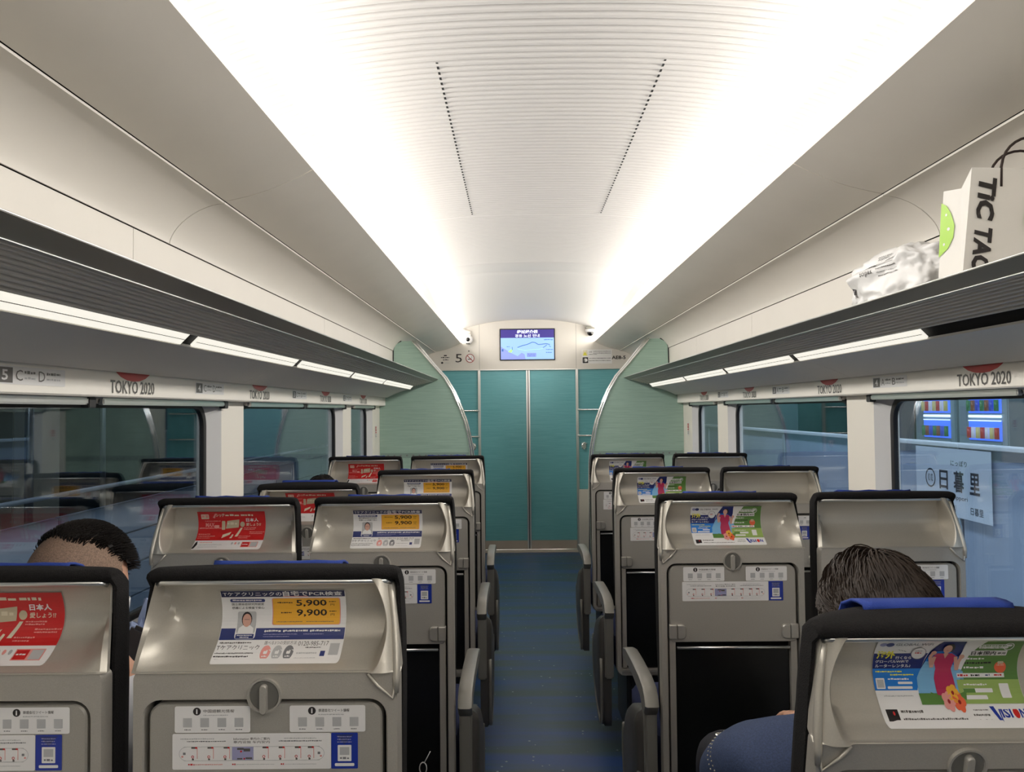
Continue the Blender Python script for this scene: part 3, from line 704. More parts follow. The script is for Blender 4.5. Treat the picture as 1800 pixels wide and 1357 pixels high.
    P.text('0120-985-717', X(.645), Z(.175), X(.885), Z(.225), TGREY, 2); P.scrib(X(.71), Z(.145), X(.83), Z(.163), TGREY, 2, 3); P.scrib(X(.65), Z(.085), X(.81), Z(.105), LGREY, 2, 4)
    P.rect(X(.835), Z(.065), X(.872), Z(.125), INDIGO, 2); P.rect(X(.90), Z(.075), X(.975), Z(.20), LGREY, 2); P.scrib(X(.64), Z(.04), X(.81), Z(.052), LGREY, 2, 5)
    return P
def ad_red():
    P = Print(); W, H = .200, .103
    X = lambda f: -W/2 + f*W
    Z = lambda f: f*H
    P.poly(rrect(X(0), X(1), 0, H, .004, 3), WHITE, 1); P.poly([(X(0), Z(.20)), (X(1), Z(.20)), (X(1), Z(1)), (X(0), Z(1))], RED, 2)
    P.rect(X(.05), Z(.78), X(.165), Z(.92), CREAM, 3, .002); P.scrib(X(.06), Z(.80), X(.155), Z(.90), PINK, 4, 3)
    P.poly([(X(.22), Z(.82)), (X(.26), Z(.94)), (X(.28), Z(.94)), (X(.25), Z(.80))], PINK, 3); P.text('シッヂ', X(.27), Z(.84), X(.40), Z(.94), CREAM, 3, .03)
    P.scrib(X(.41), Z(.84), X(.62), Z(.92), CREAM, 3, 5); P.scrib(X(.64), Z(.84), X(.82), Z(.92), CREAM, 3, 6)
    P.text('日本人', X(.71), Z(.69), X(.895), Z(.80), WHITE, 3, .03); P.text('愛しょう!?', X(.71), Z(.57), X(.93), Z(.66), CREAM, 3, .02)
    P.text('MAX', X(.11), Z(.55), X(.24), Z(.67), PINK, 3, .02); P.rect(X(.24), Z(.52), X(.31), Z(.60), PINK, 3, .001); P.scrib(X(.02), Z(.50), X(.36), Z(.53), PINK, 3, 7); P.scrib(X(.10), Z(.70), X(.33), Z(.73), PINK, 3, 8)
    P.rect(X(.35), Z(.47), X(.40), Z(.72), TAN, 3, .002); P.poly([(X(.41), Z(.50)), (X(.60), Z(.53)), (X(.61), Z(.76)), (X(.43), Z(.72))], TAN, 3); P.disc(X(.655), Z(.62), .007, .008, TAN, 3, 14)
    P.scrib(X(.43), Z(.60), X(.59), Z(.68), CREAM, 4, 3)
    P.poly([(X(.37), Z(.25)), (X(.48), Z(.34)), (X(.50), Z(.41)), (X(.38), Z(.34))], CREAM, 3); P.poly([(X(.56), Z(.29)), (X(.60), Z(.29)), (X(.66), Z(.52)), (X(.63), Z(.52))], CREAM, 3); P.poly([(X(.49), Z(.25)), (X(.52), Z(.25)), (X(.54), Z(.34)), (X(.52), Z(.35))], CREAM, 3)
    for k, (a, z, b) in enumerate(((.68, .50, .86), (.68, .46, .84), (.77, .39, .99), (.77, .35, .96), (.62, .28, .79), (.62, .24, .76), (.02, .34, .20), (.02, .29, .27), (.02, .245, .20))): P.scrib(X(a), Z(z), X(b), Z(z+.028), PINK, 3, 20+k)
    P.poly([(X(.0), Z(.0)+.002), (X(.03), Z(.02)), (X(.055), Z(.11)), (X(.04), Z(.19)), (X(.02), Z(.15))], BLACK, 3)
    P.scrib(X(.08), Z(.14), X(.26), Z(.165), PINK, 3, 3); P.scrib(X(.08), Z(.09), X(.42), Z(.11), LGREY, 3, 4); P.scrib(X(.08), Z(.045), X(.36), Z(.06), LGREY, 3, 5)
    for a in (.56, .61, .66): P.disc(X(a), Z(.13), .003, .003, LGREY if a != .61 else PINK, 3, 10)
    P.rect(X(.70), Z(.045), X(.94), Z(.165), PINK, 3); P.rect(X(.71), Z(.055), X(.815), Z(.155), RED, 4); P.scrib(X(.72), Z(.09), X(.80), Z(.12), WHITE, 5, 5); P.rect(X(.835), Z(.055), X(.93), Z(.155), LGREY, 4)
    return P
def ad_wifi():
    P = Print(); W, H = .208, .105
    X = lambda f: -W/2 + f*W
    Z = lambda f: f*H
    P.poly(rrect(X(0), X(1), 0, H, .004, 3), WHITE, 1)
    P.poly([(X(0), Z(.515)), (X(.335), Z(.515)), (X(.355), Z(.66)), (X(.37), Z(.75)), (X(.0), Z(.75))], DBLUE, 2); P.poly([(X(0), Z(.265)), (X(.29), Z(.265)), (X(.335), Z(.515)), (X(0), Z(.515))], SKY, 2)
    P.poly([(X(.29), Z(.16)), (X(.60), Z(.16)), (X(.60), Z(.999)), (X(.45), Z(.999)), (X(.38), Z(.78)), (X(.33), Z(.5))], DBLUE, 3); P.poly([(X(.29), Z(.20)), (X(.62), Z(.20)), (X(.62), Z(.50)), (X(.50), Z(.62)), (X(.36), Z(.62)), (X(.30), Z(.40))], PALEB, 4)
    P.poly([(X(.36), Z(.62)), (X(.50), Z(.62)), (X(.62), Z(.50)), (X(.62), Z(.64)), (X(.50), Z(.80)), (X(.39), Z(.78))], SKY, 4)
    P.poly([(X(.60), Z(.99)), (X(.74), Z(.99)), (X(.66), Z(.75)), (X(.61), Z(.50)), (X(.57), Z(.52)), (X(.60), Z(.80))], WHITE, 5)
    P.poly([(X(.74), Z(.999)), (X(1)-.001, Z(.999)), (X(1)-.001, Z(.16)), (X(.58), Z(.16)), (X(.60), Z(.46)), (X(.64), Z(.70))], GREEN, 4); P.poly([(X(.57), Z(.16)), (X(1)-.001, Z(.16)), (X(1)-.001, Z(.38)), (X(.57), Z(.38))], LGREEN, 5)
    P.poly([(X(.29), Z(.155)), (X(.57), Z(.155)), (X(.57), Z(.245)), (X(.29), Z(.245))], GREEN, 5)
    P.disc(X(.045), Z(.915), .0052, .0038, LILAC, 2, 14); P.disc(X(.09), Z(.915), .0058, .0042, INDIGO, 3, 14); P.text('GLOBAL WiFi', X(.13), Z(.892), X(.385), Z(.94), GREY, 2, .015, .12)
    P.ring(X(.30), Z(.76), .0108, .0100, GREY, 6, 24); P.disc(X(.30), Z(.76), .0101, .0101, WHITE, 5, 24); P.scrib(X(.275), Z(.75), X(.325), Z(.775), RED, 6, 3); P.scrib(X(.275), Z(.79), X(.325), Z(.805), TGREY, 6, 4)
    for k in range(3): P.poly([(X(.155+.02*k), Z(.83-.012*k)), (X(.165+.02*k), Z(.81-.012*k)), (X(.18+.02*k), Z(.80-.01*k))], BLACK, 3)
    P.text('海外', X(.018), Z(.665), X(.145), Z(.80), YELL, 4, .04); P.text('行くなら', X(.15), Z(.655), X(.26), Z(.705), WHITE, 4, .02)
    P.text('グローバルWiFiで', X(.015), Z(.60), X(.245), Z(.645), WHITE, 4, .02); P.text('ルーターレンタル♪', X(.015), Z(.535), X(.26), Z(.582), WHITE, 4, .02)
    P.scrib(X(.02), Z(.465), X(.20), Z(.488), YELL, 3, 3); P.scrib(X(.12), Z(.425), X(.28), Z(.448), YELL, 3, 4)
    P.rect(X(.015), Z(.285), X(.075), Z(.40), WHITE, 3, .001); P.rect(X(.022), Z(.30), X(.068), Z(.385), LGREY, 4)
    P.scrib(X(.10), Z(.375), X(.25), Z(.40), WHITE, 3, 5); P.rect(X(.165), Z(.335), X(.265), Z(.36), WHITE, 3, .001); P.rect(X(.09), Z(.285), X(.26), Z(.312), WHITE, 3, .001); P.scrib(X(.05), Z(.215), X(.25), Z(.228), LGREY, 3, 5)
    # woman in a pink dress with raised hands
    P.poly([(X(.415), Z(.23)), (X(.555), Z(.23)), (X(.548), Z(.40)), (X(.535), Z(.52)), (X(.565), Z(.70)), (X(.53), Z(.755)), (X(.43), Z(.755)), (X(.405), Z(.70)), (X(.43), Z(.52)), (X(.415), Z(.40))], MAG, 7)
    P.poly([(X(.47), Z(.755)), (X(.505), Z(.755)), (X(.488), Z(.67))], SKIN_P, 8); P.rect(X(.475), Z(.74), X(.50), Z(.80), SKIN_P, 8); P.disc(X(.50), Z(.855), .0075, .0085, BLACK, 8, 16); P.disc(X(.489), Z(.838), .0062, .0080, SKIN_P, 9, 16)
    P.line([(X(.482), Z(.815)), (X(.495), Z(.812))], .0007, RED, 10)
    P.line([(X(.415), Z(.70)), (X(.400), Z(.54)), (X(.385), Z(.70)), (X(.40), Z(.77))], .0052, SKIN_P, 8); P.line([(X(.56), Z(.70)), (X(.572), Z(.50)), (X(.585), Z(.62)), (X(.60), Z(.70))], .0050, SKIN_P, 8)
    P.disc(X(.402), Z(.77), .004, .004, SKIN_P, 9, 10); P.disc(X(.60), Z(.70), .004, .004, SKIN_P, 9, 10)
    for a, z, m_ in ((.475, .185, PINK), (.545, .18, ORANGE), (.52, .255, YEL)):
        for k in range(5):
            P.disc(X(a)+.0048*math.cos(1.257*k), Z(z)+.0048*math.sin(1.257*k), .0042, .0042, m_, 9, 10)
        P.disc(X(a), Z(z), .002, .002, DRED, 10, 8)
    P.poly([(X(.37), Z(.26)), (X(.45), Z(.22)), (X(.40), Z(.16))], GREEN, 8); P.poly([(X(.62), Z(.27)), (X(.56), Z(.24)), (X(.60), Z(.19))], GREEN, 8)
    P.rect(X(.70), Z(.87), X(.92), Z(.915), WHITE, 6, .002); P.rect(X(.70), Z(.835), X(.90), Z(.875), WHITE, 6, .002); P.scrib(X(.71), Z(.875), X(.88), Z(.905), GREEN, 7, 4); P.text('どこでも', X(.71), Z(.84), X(.86), Z(.868), GREEN, 7, .01)
    P.ring(X(.90), Z(.875), .0075, .0062, WHITE, 6, 20)
    P.rect(X(.655), Z(.71), X(.905), Z(.80), WHITE, 6, .001); P.text('日本国内', X(.66), Z(.72), X(.83), Z(.79), BLACK, 7, .03); P.text('専用', X(.84), Z(.73), X(.895), Z(.77), BLACK, 7, .02)
    for k, (a, z, b) in enumerate(((.64, .64, .76), (.63, .575, .81), (.625, .51, .76))): P.scrib(X(a), Z(z), X(b), Z(z+.035), WHITE if k != 1 else BLACK, 6, 30+k)
    P.disc(X(.875), Z(.535), .0085, .0085, ORANGE, 6, 16); P.rect(X(.855), Z(.58), X(.895), Z(.62), TAN, 7, .001); P.scrib(X(.85), Z(.555), X(.90), Z(.57), CREAM, 7, 3)
    P.rect(X(.575), Z(.405), X(.90), Z(.455), WHITE, 6); P.scrib(X(.58), Z(.415), X(.65), Z(.445), RED, 7, 3); P.scrib(X(.67), Z(.415), X(.73), Z(.445), BLACK, 7, 4); P.scrib(X(.77), Z(.415), X(.80), Z(.445), INDIGO, 7, 5); P.scrib(X(.83), Z(.415), X(.885), Z(.445), RED, 7, 6)
    P.scrib(X(.61), Z(.315), X(.77), Z(.34), WHITE, 6, 5); P.rect(X(.60), Z(.25), X(.80), Z(.29), WHITE, 6, .001); P.rect(X(.60), Z(.25), X(.68), Z(.29), GREEN, 7); P.rect(X(.595), Z(.195), X(.75), Z(.228), WHITE, 6, .001)
    P.rect(X(.85), Z(.205), X(.915), Z(.34), WHITE, 6, .001)
    P.rect(X(.03), Z(.025), X(.11), Z(.125), BLACK, 2); P.disc(X(.08), Z(.09), .0015, .0015, RED, 3, 8)
    P.scrib(X(.13), Z(.085), X(.28), Z(.112), TGREY, 2, 6); P.scrib(X(.13), Z(.035), X(.56), Z(.058), TGREY, 2, 7); P.scrib(X(.62), Z(.10), X(.72), Z(.118), TGREY, 2, 8); P.scrib(X(.61), Z(.065), X(.72), Z(.082), TGREY, 2, 9); P.scrib(X(.61), Z(.03), X(.72), Z(.047), TGREY, 2, 10)
    P.poly([(X(.735), Z(.135)), (X(.765), Z(.135)), (X(.785), Z(.045)), (X(.79), Z(.12)), (X(.80), Z(.12)), (X(.79), Z(.015)), (X(.775), Z(.015))], ROYAL, 2); P.text('ISI', X(.80), Z(.055), X(.87), Z(.12), ROYAL, 2, .03)
    P.disc(X(.90), Z(.087), .0042, .0038, RED, 2, 14); P.text('N', X(.925), Z(.055), X(.965), Z(.12), ROYAL, 2, .04)
    return P
def qr_left(seed, txt):
    P = Print(); P.poly(rrect(-.0585, .0585, 0, .0405, .003, 3), WHITE, 1); P.disc(-.024, .0325, .006, .006, BLACK, 2, 18); P.text('i', -.0252, .0288, -.0228, .0362, WHITE, 3, .04)
    P.text(txt, -.014, .0305, .034, .0355, TGREY, 2, .005)
    P.scrib(-.014, .0255, .025, .0275, LGREY, 2, seed)
    for k in range(4):
        u = -.0385+.0265*k; P.rect(u-.0068, .0085, u+.0068, .0225, LGREY, 2, .0006); P.scrib(u-.005, .0035, u+.005, .0055, GREY, 2, seed+k)
    return P
def route_card():
    P = Print(); P.poly(rrect(-.1225, .1225, 0, .0545, .0025, 3), WHITE, 1)
    P.text('Information 車内のご案内', -.028, .0445, .028, .0485, TGREY, 2); P.text('車内设施 车内安内', -.028, .0395, .028, .0435, TGREY, 2)
    for a, b, z, m_ in ((-.11, -.058, .0455, LGREY), (-.10, -.040, .0415, GREY), (.05, .10, .0455, LGREY), (.042, .108, .0415, GREY)): P.scrib(a, z, b, z+.0022, m_, 2, int(a*1000)+200)
    P.line([(-.105, .0345), (.105, .0345)], .0006, LGREY, 2); P.line([(-.105, .0135), (.105, .0135)], .0006, LGREY, 2)
    for sx_ in (-1, 1):
        P.line([(sx_*(.100 + .012*math.sin(t)), .024+.0105*math.cos(t)) for t in [math.pi*k/10 for k in range(11)]], .0006, LGREY, 2)
        P.rect(sx_*.104-.002, .0225, sx_*.104+.002, .026, GREY, 2); P.rect(sx_*.107-.0015, .0185, sx_*.107+.0015, .021, PINK, 2)
    for k, u in enumerate((-.088, -.063, -.038, .022, .047, .072, .092)):
        P.rect(u-.005, .0320, u+.001, .0345, TGREY, 3); P.rect(u+.001, .032, u+.004, .0345, RED, 3); P.line([(u+.004, .0335), (u+.004, .0165)], .0009, PINK, 2)
        P.ring(u-.003, .0195, .0022, .0013, RED, 3, 10); P.rect(u-.004, .0145, u-.001, .0170, TGREY, 3)
    P.rect(-.030, .0145, .003, .0345, LILAC, 3); P.rect(-.022, .030, -.012, .033, TGREY, 4); P.rect(-.012, .0275, -.002, .032, TGREY, 4); P.disc(-.016, .0275, .0015, .0015, RED, 4, 8); P.rect(-.022, .0155, -.014, .0175, TGREY, 4); P.rect(-.009, .016, .001, .0185, TGREY, 4); P.disc(-.011, .0165, .0014, .0014, RED, 4, 8)
    P.scrib(-.098, .006, -.088, .009, RED, 2, 3); P.scrib(-.087, .0065, -.045, .0085, PINK, 2, 4); P.scrib(-.030, .006, -.025, .009, RED, 2, 3); P.scrib(-.024, .0068, .035, .008, LGREY, 2, 5); P.scrib(.045, .006, .050, .009, RED, 2, 3); P.scrib(.052, .0068, .10, .008, LGREY, 2, 6)
    return P
def blue_card():
    P = Print(); P.poly(rrect(-.0205, .0205, 0, .0545, .0015, 3), ROYAL, 1); P.poly([(-.014, .052), (.014, .052), (.0, .037)], INDIGO, 2)
    for k, z in enumerate((.0475, .0435, .0395)): P.scrib(-.011, z, .011, z+.0022, LILAC, 3, k+2)
    P.rect(-.0105, .0115, .0105, .036, WHITE, 2, .001); P.rect(-.0075, .021, .0075, .033, LGREY, 3); P.scrib(-.007, .014, .007, .018, GREY, 3, 3); P.rect(-.015, .004, .015, .0085, WHITE, 2, .0015)
    return P
ADS = {'clinic': ad_clinic(), 'red': ad_red(), 'wifi': ad_wifi()}
AD_X = {'clinic': .006, 'red': .000, 'wifi': .004}
_built = {}
def make_seat(rim, armside, ad):
    """seat prototype; rim = side (+1 right, -1 left) with the thick wing; armside = side of the aisle armrest or 0"""
    r = bpy.data.objects.new('train_seat', None); C.objects.link(r); r.empty_display_size = .1
    B = []                                            # parts that recline together
    if 'c' not in _built:
        pass
    o = link('head_shell', shell_mesh(rim), SILVER, r, auto=35); B.append(o)
    bm = bmesh.new(); tube(bm, [(-.188, -.004, 1.150), (-.18, -.0105, 1.1545), (.18, -.0105, 1.1545), (.188, -.004, 1.150)], .0048, 8); B.append(link('shell_lip', bm, ALU, o, smooth=True)); B.pop()
    # wing: raised grip rim at the thick side
    bm = bmesh.new()
    pw = [(1.148, .187, -.010), (1.12, .1925, -.018), (1.09, .197, -.027), (1.06, .2005, -.038), (1.035, .2025, -.047), (1.015, .203, -.054), (.992, .203, -.056)]
    rr = [.004, .005, .006, .0065, .0065, .006, .004]
    tube(bm, [(rim*a, y_, z_) for z_, a, y_ in pw], .01, 10, rs=rr); link('wing_grip', bm, SILVER, o, smooth=True)
    o = link('back_shell', body_mesh(), SHELL, r, auto=35); B.append(o)
    # V notch ridge under the wing
    bm = bmesh.new(); tube(bm, [(rim*.160, -.057, 1.022), (rim*.175, -.0585, 1.004), (rim*.198, -.058, .985), (rim*.2045, -.052, 1.02)], .0028, 6); link('corner_ridge', bm, SILVER, o, smooth=True)
    bm = bmesh.new(); slab_y(bm, rrect(-.187, .187, .345, .984, .012), -.021, -.012, .001); B.append(link('recess', bm, GASKET, r))
    bm = bmesh.new(); ol = rrect(-.1805, .1805, .760, .977, (.012, .012, .022, .022)); slab_y(bm, ol, -.052, -.03, .003); tr = link('tray_table', bm, TRAYM, r, auto=30); B.append(tr)
    P = qr_left(3, '中国語観光情報'); P.build('information_sticker', lambda u, v, d: (-.0816+u, -.0525-d, .9325+v), tr)
    P = qr_left(9, '鉄道会社ツイート情報'); P.build('information_sticker', lambda u, v, d: (.0963+u, -.0525-d, .9325+v), tr)
    P = route_card(); P.build('route_sticker', lambda u, v, d: (-.021+u, -.0525-d, .8765+v), tr)
    P = blue_card(); P.build('blue_sticker', lambda u, v, d: (.1225+u, -.0525-d, .8765+v), tr)
    # latch: recessed dish with turning knob
    bm = bmesh.new(); cs = [2*math.pi*k/28 for k in range(28)]
    loft(bm, [[(q*math.cos(a), y_, .990+q*math.sin(a)) for a in cs] for q, y_ in ((.027, -.054), (.0265, -.060), (.0235, -.060), (.021, -.0535), (.004, -.053))]); lt = link('latch_dish', bm, TRAYM, r, auto=30); B.append(lt)
    bm = bmesh.new(); loft(bm, [[(q*math.cos(a), y_, .990+q*math.sin(a)) for a in cs] for q, y_ in ((.0222, -.0575), (.004, -.0572))]); link('dish_floor', bm, mat('dish_shade', (.13, .125, .11), .5), lt)  # darker disc paints in the shade of a recess not cut into the shell
    bm = bmesh.new(); slab_y(bm, rrect(-.0055, .0055, .963, 1.008, .005, 4), -.066, -.054, .002); link('latch_knob', bm, TRAYM, lt, auto=30)
    for s in (-1, 1):
        bm = bmesh.new()
        slab_y(bm, rrect(*sorted((s*.136, s*.160)), .7705, .8115, (.0118, .002, .002, .0118) if s > 0 else (.002, .0118, .0118, .002), 5), -.062, -.045, .003)
        slab_y(bm, rrect(*sorted((s*.161, s*.183)), .7705, .8115, .002, 3), -.062, -.045, .003)
        B.append(link('tray_hinge', bm, HINGE, r, auto=30))
        bm = bmesh.new(); slab_y(bm, rrect(*sorted((s*.164, s*.181)), .35, .765, .002, 2), -.048, -.022, .002); B.append(link('side_rail', bm, SHELL, r, auto=30))
    bm = bmesh.new(); loft(bm, [[(p[0], -.034 + q - .010*math.sin(math.pi*(p[1]-.35)/.4)*(1-(p[0]/.165)**2), p[1]) for p in rrect(-.161, .161, .35, .742, .008, 4)] for q in (0, .012)], True)
    B.append(link('seat_pocket', bm, POCKET, r))
    bm = bmesh.new(); tube(bm, [(-.160, -.050, .744), (.160, -.050, .744)], .0045, 8); B.append(link('pocket_rail', bm, ALU, r, smooth=True))
    bm = bmesh.new(); box(bm, -.19, .19, -.056, -.02, .322, .342, .004); B.append(link('lower_bar', bm, ARMM, r))
    cu = link('back_cushion', cushion_mesh(), FABRIC, r, auto=60); B.append(cu)
    bm = bmesh.new()   # blue headrest cover hanging on the front, its hem showing over the top
    rows_ = []
    rg = random.Random(5 + (1 if rim > 0 else 0))
    for k in range(15):
        u = -.115 + .215*k/14; e = .0045*math.sin(k*1.3) + (.006 if k in (0, 14) else 0)
        rows_.append([(u, .040, 1.169+e*.2), (u, .044, 1.1735+e*.3), (u, .058, 1.171+e*.1), (u, .08, 1.164), (u, .112, 1.142), (u, .128, 1.10), (u, .142, 1.0), (u, .148, .93)])
    grid(bm, rows_); bm2 = bm; o = link('headrest_cover', bm2, BLUE, r, smooth=True)
    md = o.modifiers.new('s', 'SOLIDIFY'); md.thickness = .004; md.offset = 1; B.append(o)
    if ad:
        a = ADS[ad]; cx = AD_X[ad]
        def fn(u, v, d):
            z = 1.031 + v; x = cx+u
            k = x/hw(z); y_ = shell_y(k, z, rim)
            return (x - (.006 if v < .02 else 0)*0, y_-.0012-d, z)
        o = a.build('advertisement_sticker', fn, r, cutv=[.005*k for k in range(1, 21)], cutu=[-.07, -.085, .07, .085]); B.append(o)
    # seat cushion, pedestal, arms
    bm = bmesh.new(); loft(bm, [[(p[0], p[1], z) for p in rrect(-w_, w_, a, b, .04, 5)] for z, w_, a, b in ((.30, .19, .06, .54), (.34, .21, .04, .56), (.42, .212, .04, .57), (.445, .20, .06, .55))]); link('seat_cushion', bm, SEATBLUE, r, auto=50)
    bm = bmesh.new(); box(bm, -.15, .15, .06, .42, .0, .30, .02); link('pedestal', bm, BASEM, r)
    if armside:
        s = armside; xo = s*.235
        ol = [(-.060, .580), (-.045, .605), (-.015, .624), (.06, .632), (.22, .630), (.36, .622), (.43, .606), (.445, .585), (.42, .578), (.2, .588), (.04, .580), (-.01, .55), (-.035, .55)]
        bm = bmesh.new(); rings = []
        for x, k in ((-.020, .90), (-.014, 1.0), (.014, 1.0), (.020, .90)):
            c = Vector((.19, .597)); rings.append([(xo+x, c.x+(p[0]-c.x)*(1 if k == 1 else .985), c.y+(p[1]-c.y)*k) for p in ol])
        loft(bm, rings); o = link('armrest', bm, ARMM, r, auto=50)
        bm = bmesh.new(); box(bm, xo-.018, xo+.018, -.035, .02, .30, .585, .006); link('arm_post', bm, ARMM, o)
        bm = bmesh.new(); side_cover(bm, xo+s*.006, s, 'plate'); o = link('side_cover', bm, SIDEM, r, auto=50)
        bm = bmesh.new(); side_cover(bm, xo+s*.006, s, 'rim'); link('cover_rim', bm, ARMM, o, smooth=True)
    else:
        bm = bmesh.new(); box(bm, -rim*.2285-.010, -rim*.2285+.010, .0, .42, .55, .585, .008); link('armrest', bm, ARMM, r)
    return r, B
def children(o): return [c for c in bpy.data.objects if c.parent == o]
CH = {}
def copy_seat(r):
    c = r.copy(); C.objects.link(c); B2 = []
    for ch in CH[r.name]:
        k = ch[0].copy(); C.objects.link(k); k.parent = c
        if ch[2]: B2.append(k)
        for g in ch[1]:
            q = g.copy(); C.objects.link(q); q.parent = k
    return c, B2
def index(r, B):
    bset = set(o.name for o in B)
    CH[r.name] = [(ch, children(ch), ch.name in bset) for ch in children(r)]
def recline(B, deg, py=.10, pz=.42):
    Mx = Matrix.Translation((0, py, pz)) @ Matrix.Rotation(R(deg), 4, 'X') @ Matrix.Translation((0, -py, -pz))
    for o in B: o.matrix_local = Mx
XA, XW = .5007, .9584
ROWY = [1.294, 2.343, 3.392, 4.441]
kinds = {}
def seat(kind, x, row, label, group, rec=0, dy=0):
    rim, arm, ad = kind
    if kind not in kinds:
        r, B = make_seat(rim, arm, ad); index(r, B); kinds[kind] = r.name
    else:
        r, B = copy_seat(bpy.data.objects[kinds[kind]])
    r.location = (x, ROWY[row]+dy, 0)
    if rec: recline(B, rec)
    tag(r, label, 'train seat', group)
    return r
GN = 'grey-backed train seats facing the door'
order = ['nearest', 'second', 'third', 'farthest']
# window seat prototypes must be copied upright, so reclined ones come last
for row in (1, 0, 3):
    seat((-1, 0, 'red'), -XW, row, 'left window-side train seat with the red advertisement, %s row' % order[row], GN)
for row in (1, 0, 2, 3):
    seat((1, 1, 'clinic'), -XA, row, 'left aisle-side train seat with the white and amber price advertisement, %s row' % order[row], GN)
for row in (1, 2, 3):
    seat((-1, -1, 'wifi'), XA, row, 'right aisle-side train seat with the blue and green advertisement, %s row' % order[row], GN)
for row in (1, 2, 3):
    seat((1, 0, None), XW, row, 'right window-side train seat with a bare silver head shell, %s row' % order[row], GN)
seat((-1, 0, 'red'), -XW, 2, 'reclined left window-side train seat with the red advertisement and hair showing above it', GN, 13)
seat((-1, -1, 'wifi'), XA, 0, 'reclined right aisle-side train seat in the near corner with the blue and green advertisement', GN, 14)

# ================================================================ LUGGAGE ON THE RIGHT RACK
SHZ = EYE + .251
PAPER = mat('bag_paper', (.78, .755, .71), .6, noise=.02, nscale=12, bump=.1, bscale=60); LIME = ink('lime', (160, 205, 60)); CORD = mat('bag_cord', (.03, .018, .015), .8)
t = thing('paper_bag', 'white paper carrier bag with large black lettering and lime green dots on the right rack', 'bag', (.90, 1.60, SHZ))
bm = bmesh.new()
x0, x1, yb, yf = -.135, .150, -.045, .045; H = .207
b0 = [(x0, yb), (x1, yb), (x1, yf), (x0, yf)]; b1 = [(x0+.022, yb-.004), (x1+.01, yb), (x1+.01, yf-.006), (x0+.012, yf-.008)]
V0 = [bm.verts.new((p[0], p[1], 0)) for p in b0]; V1 = [bm.verts.new((p[0], p[1], H if k in (1, 2) else H-.004+(.012 if k == 0 else -.012))) for k, p in enumerate(b1)]
mid0 = bm.verts.new((x0+.022, 0, 0)); midt = bm.verts.new((x0+.028, 0, H-.02))
bm.faces.new((V0[0], V0[1], V1[1], V1[0])); bm.faces.new((V0[1], V0[2], V1[2], V1[1])); bm.faces.new((V0[2], V0[3], V1[3], V1[2])); bm.faces.new((V0[3], mid0, midt, V1[3])); bm.faces.new((mid0, V0[0], V1[0], midt)); bm.faces.new((V0[0], V0[1], V0[2], V0[3], mid0))
o = link('bag_body', bm, PAPER, t); md = o.modifiers.new('s', 'SOLIDIFY'); md.thickness = .0012
for yy in (yb-.002, yf-.004):
    bm = bmesh.new(); pts = [(.0 - .068*math.cos(math.pi*k/16)+(.012 if yy < 0 else .04), yy, H-.02+(.088*math.sin(math.pi*k/16)**.7 if 0 < k < 16 else -.01)) for k in range(17)]
    tube(bm, pts, .0027, 8); link('handle', bm, CORD, t, smooth=True)
P = Print()
P.text('TiC', .014, .112, .050, .196, BLACK, 2, .045, .25, -90); P.text('TAC', .014, .012, .050, .098, BLACK, 2, .045, .25, -90)
ff = lambda u, v, d: (x0 + .022*v/H + u, yb-.0010-.004*v/H-d, v)
P.build('printed_lettering', ff, o)
P = Print(); P.disc(.175, .115, .066, .054, LIME, 1, 30)
for a, z, q in ((.130, .125, .006), (.15, .15, .004), (.155, .085, .005), (.175, .13, .005), (.195, .105, .006)): P.disc(a, z, q, q, WHITE, 2, 10)
P.build('printed_dot', ff, o)
P = Print(); P.poly([(0, .055), (.018, .070), (.028, .09), (.030, .115), (.022, .140), (.012, .158), (0, .167)][::-1], LIME, 1); P.disc(.018, .11, .003, .0035, WHITE, 2, 10); P.disc(.010, .08, .002, .003, WHITE, 2, 10); P.disc(.012, .14, .002, .003, WHITE, 2, 10)
P.build('printed_gusset', lambda u, v, d: (x0 + .0115*v/H + (yf-.003-(yf - .008*v/H - u))*.45*0 + .022*(u/.045)*(1-.2*v/H) - .0012 - d, yf - .008*v/H - u, v), o)
# crumpled white carrier package
def lump(name, cx, cy, cz, rx, ry, rz, seed, amp, m, parent=None, sub=5, rid=.8):
    from mathutils import noise
    bm = bmesh.new(); bmesh.ops.create_icosphere(bm, subdivisions=sub, radius=1)
    for v in bm.verts:
        p = v.co.copy(); q = Vector((math.copysign(abs(p.x)**.75, p.x), math.copysign(abs(p.y)**.75, p.y), math.copysign(abs(p.z)**.75, p.z)))
        n = noise.noise(p*2.3+Vector((seed, 0, 0))); c = noise.cell(p*3.1+Vector((seed, 3, 0))) - .5; r2 = abs(noise.noise(p*5.0+Vector((0, seed, 0))))
        k = 1 + amp*(n*.9 - r2*rid)
        v.co = Vector((cx+q.x*rx*k, cy+q.y*ry*k, max(cz+q.z*rz*k, 0)))
    return bm
t = thing('wrapped_package', 'crumpled white plastic package with faint black print beside the paper bag', 'package', (.87, 2.00, SHZ))
PLAS = mat('thin_plastic', (.78, .77, .76), .4, spec=.5, bump=.5, bscale=22)
bm = lump('b', 0, 0, .06, .085, .215, .082, 4.2, .30, PLAS, sub=5, rid=.55)
from mathutils import noise
pk = link('wrapping', bm, PLAS, t); 
for f in pk.data.polygons: f.use_smooth = True
from mathutils.bvhtree import BVHTree
tree = BVHTree.FromPolygons([v.co.copy() for v in pk.data.vertices], [tuple(p.vertices) for p in pk.data.polygons])
P = Print()
P.text('cosmetics', -.02, .115, .045, .127, TGREY, 1, 0, 0, 180); P.text('recycle', -.045, .095, .02, .109, BLACK, 1, .02, 0, 180)
P.text('total', -.16, .035, -.115, .050, TGREY, 1, 0, 0, 180); P.text('redot', -.05, .078, .01, .092, TGREY, 1, 0, 0, 180)
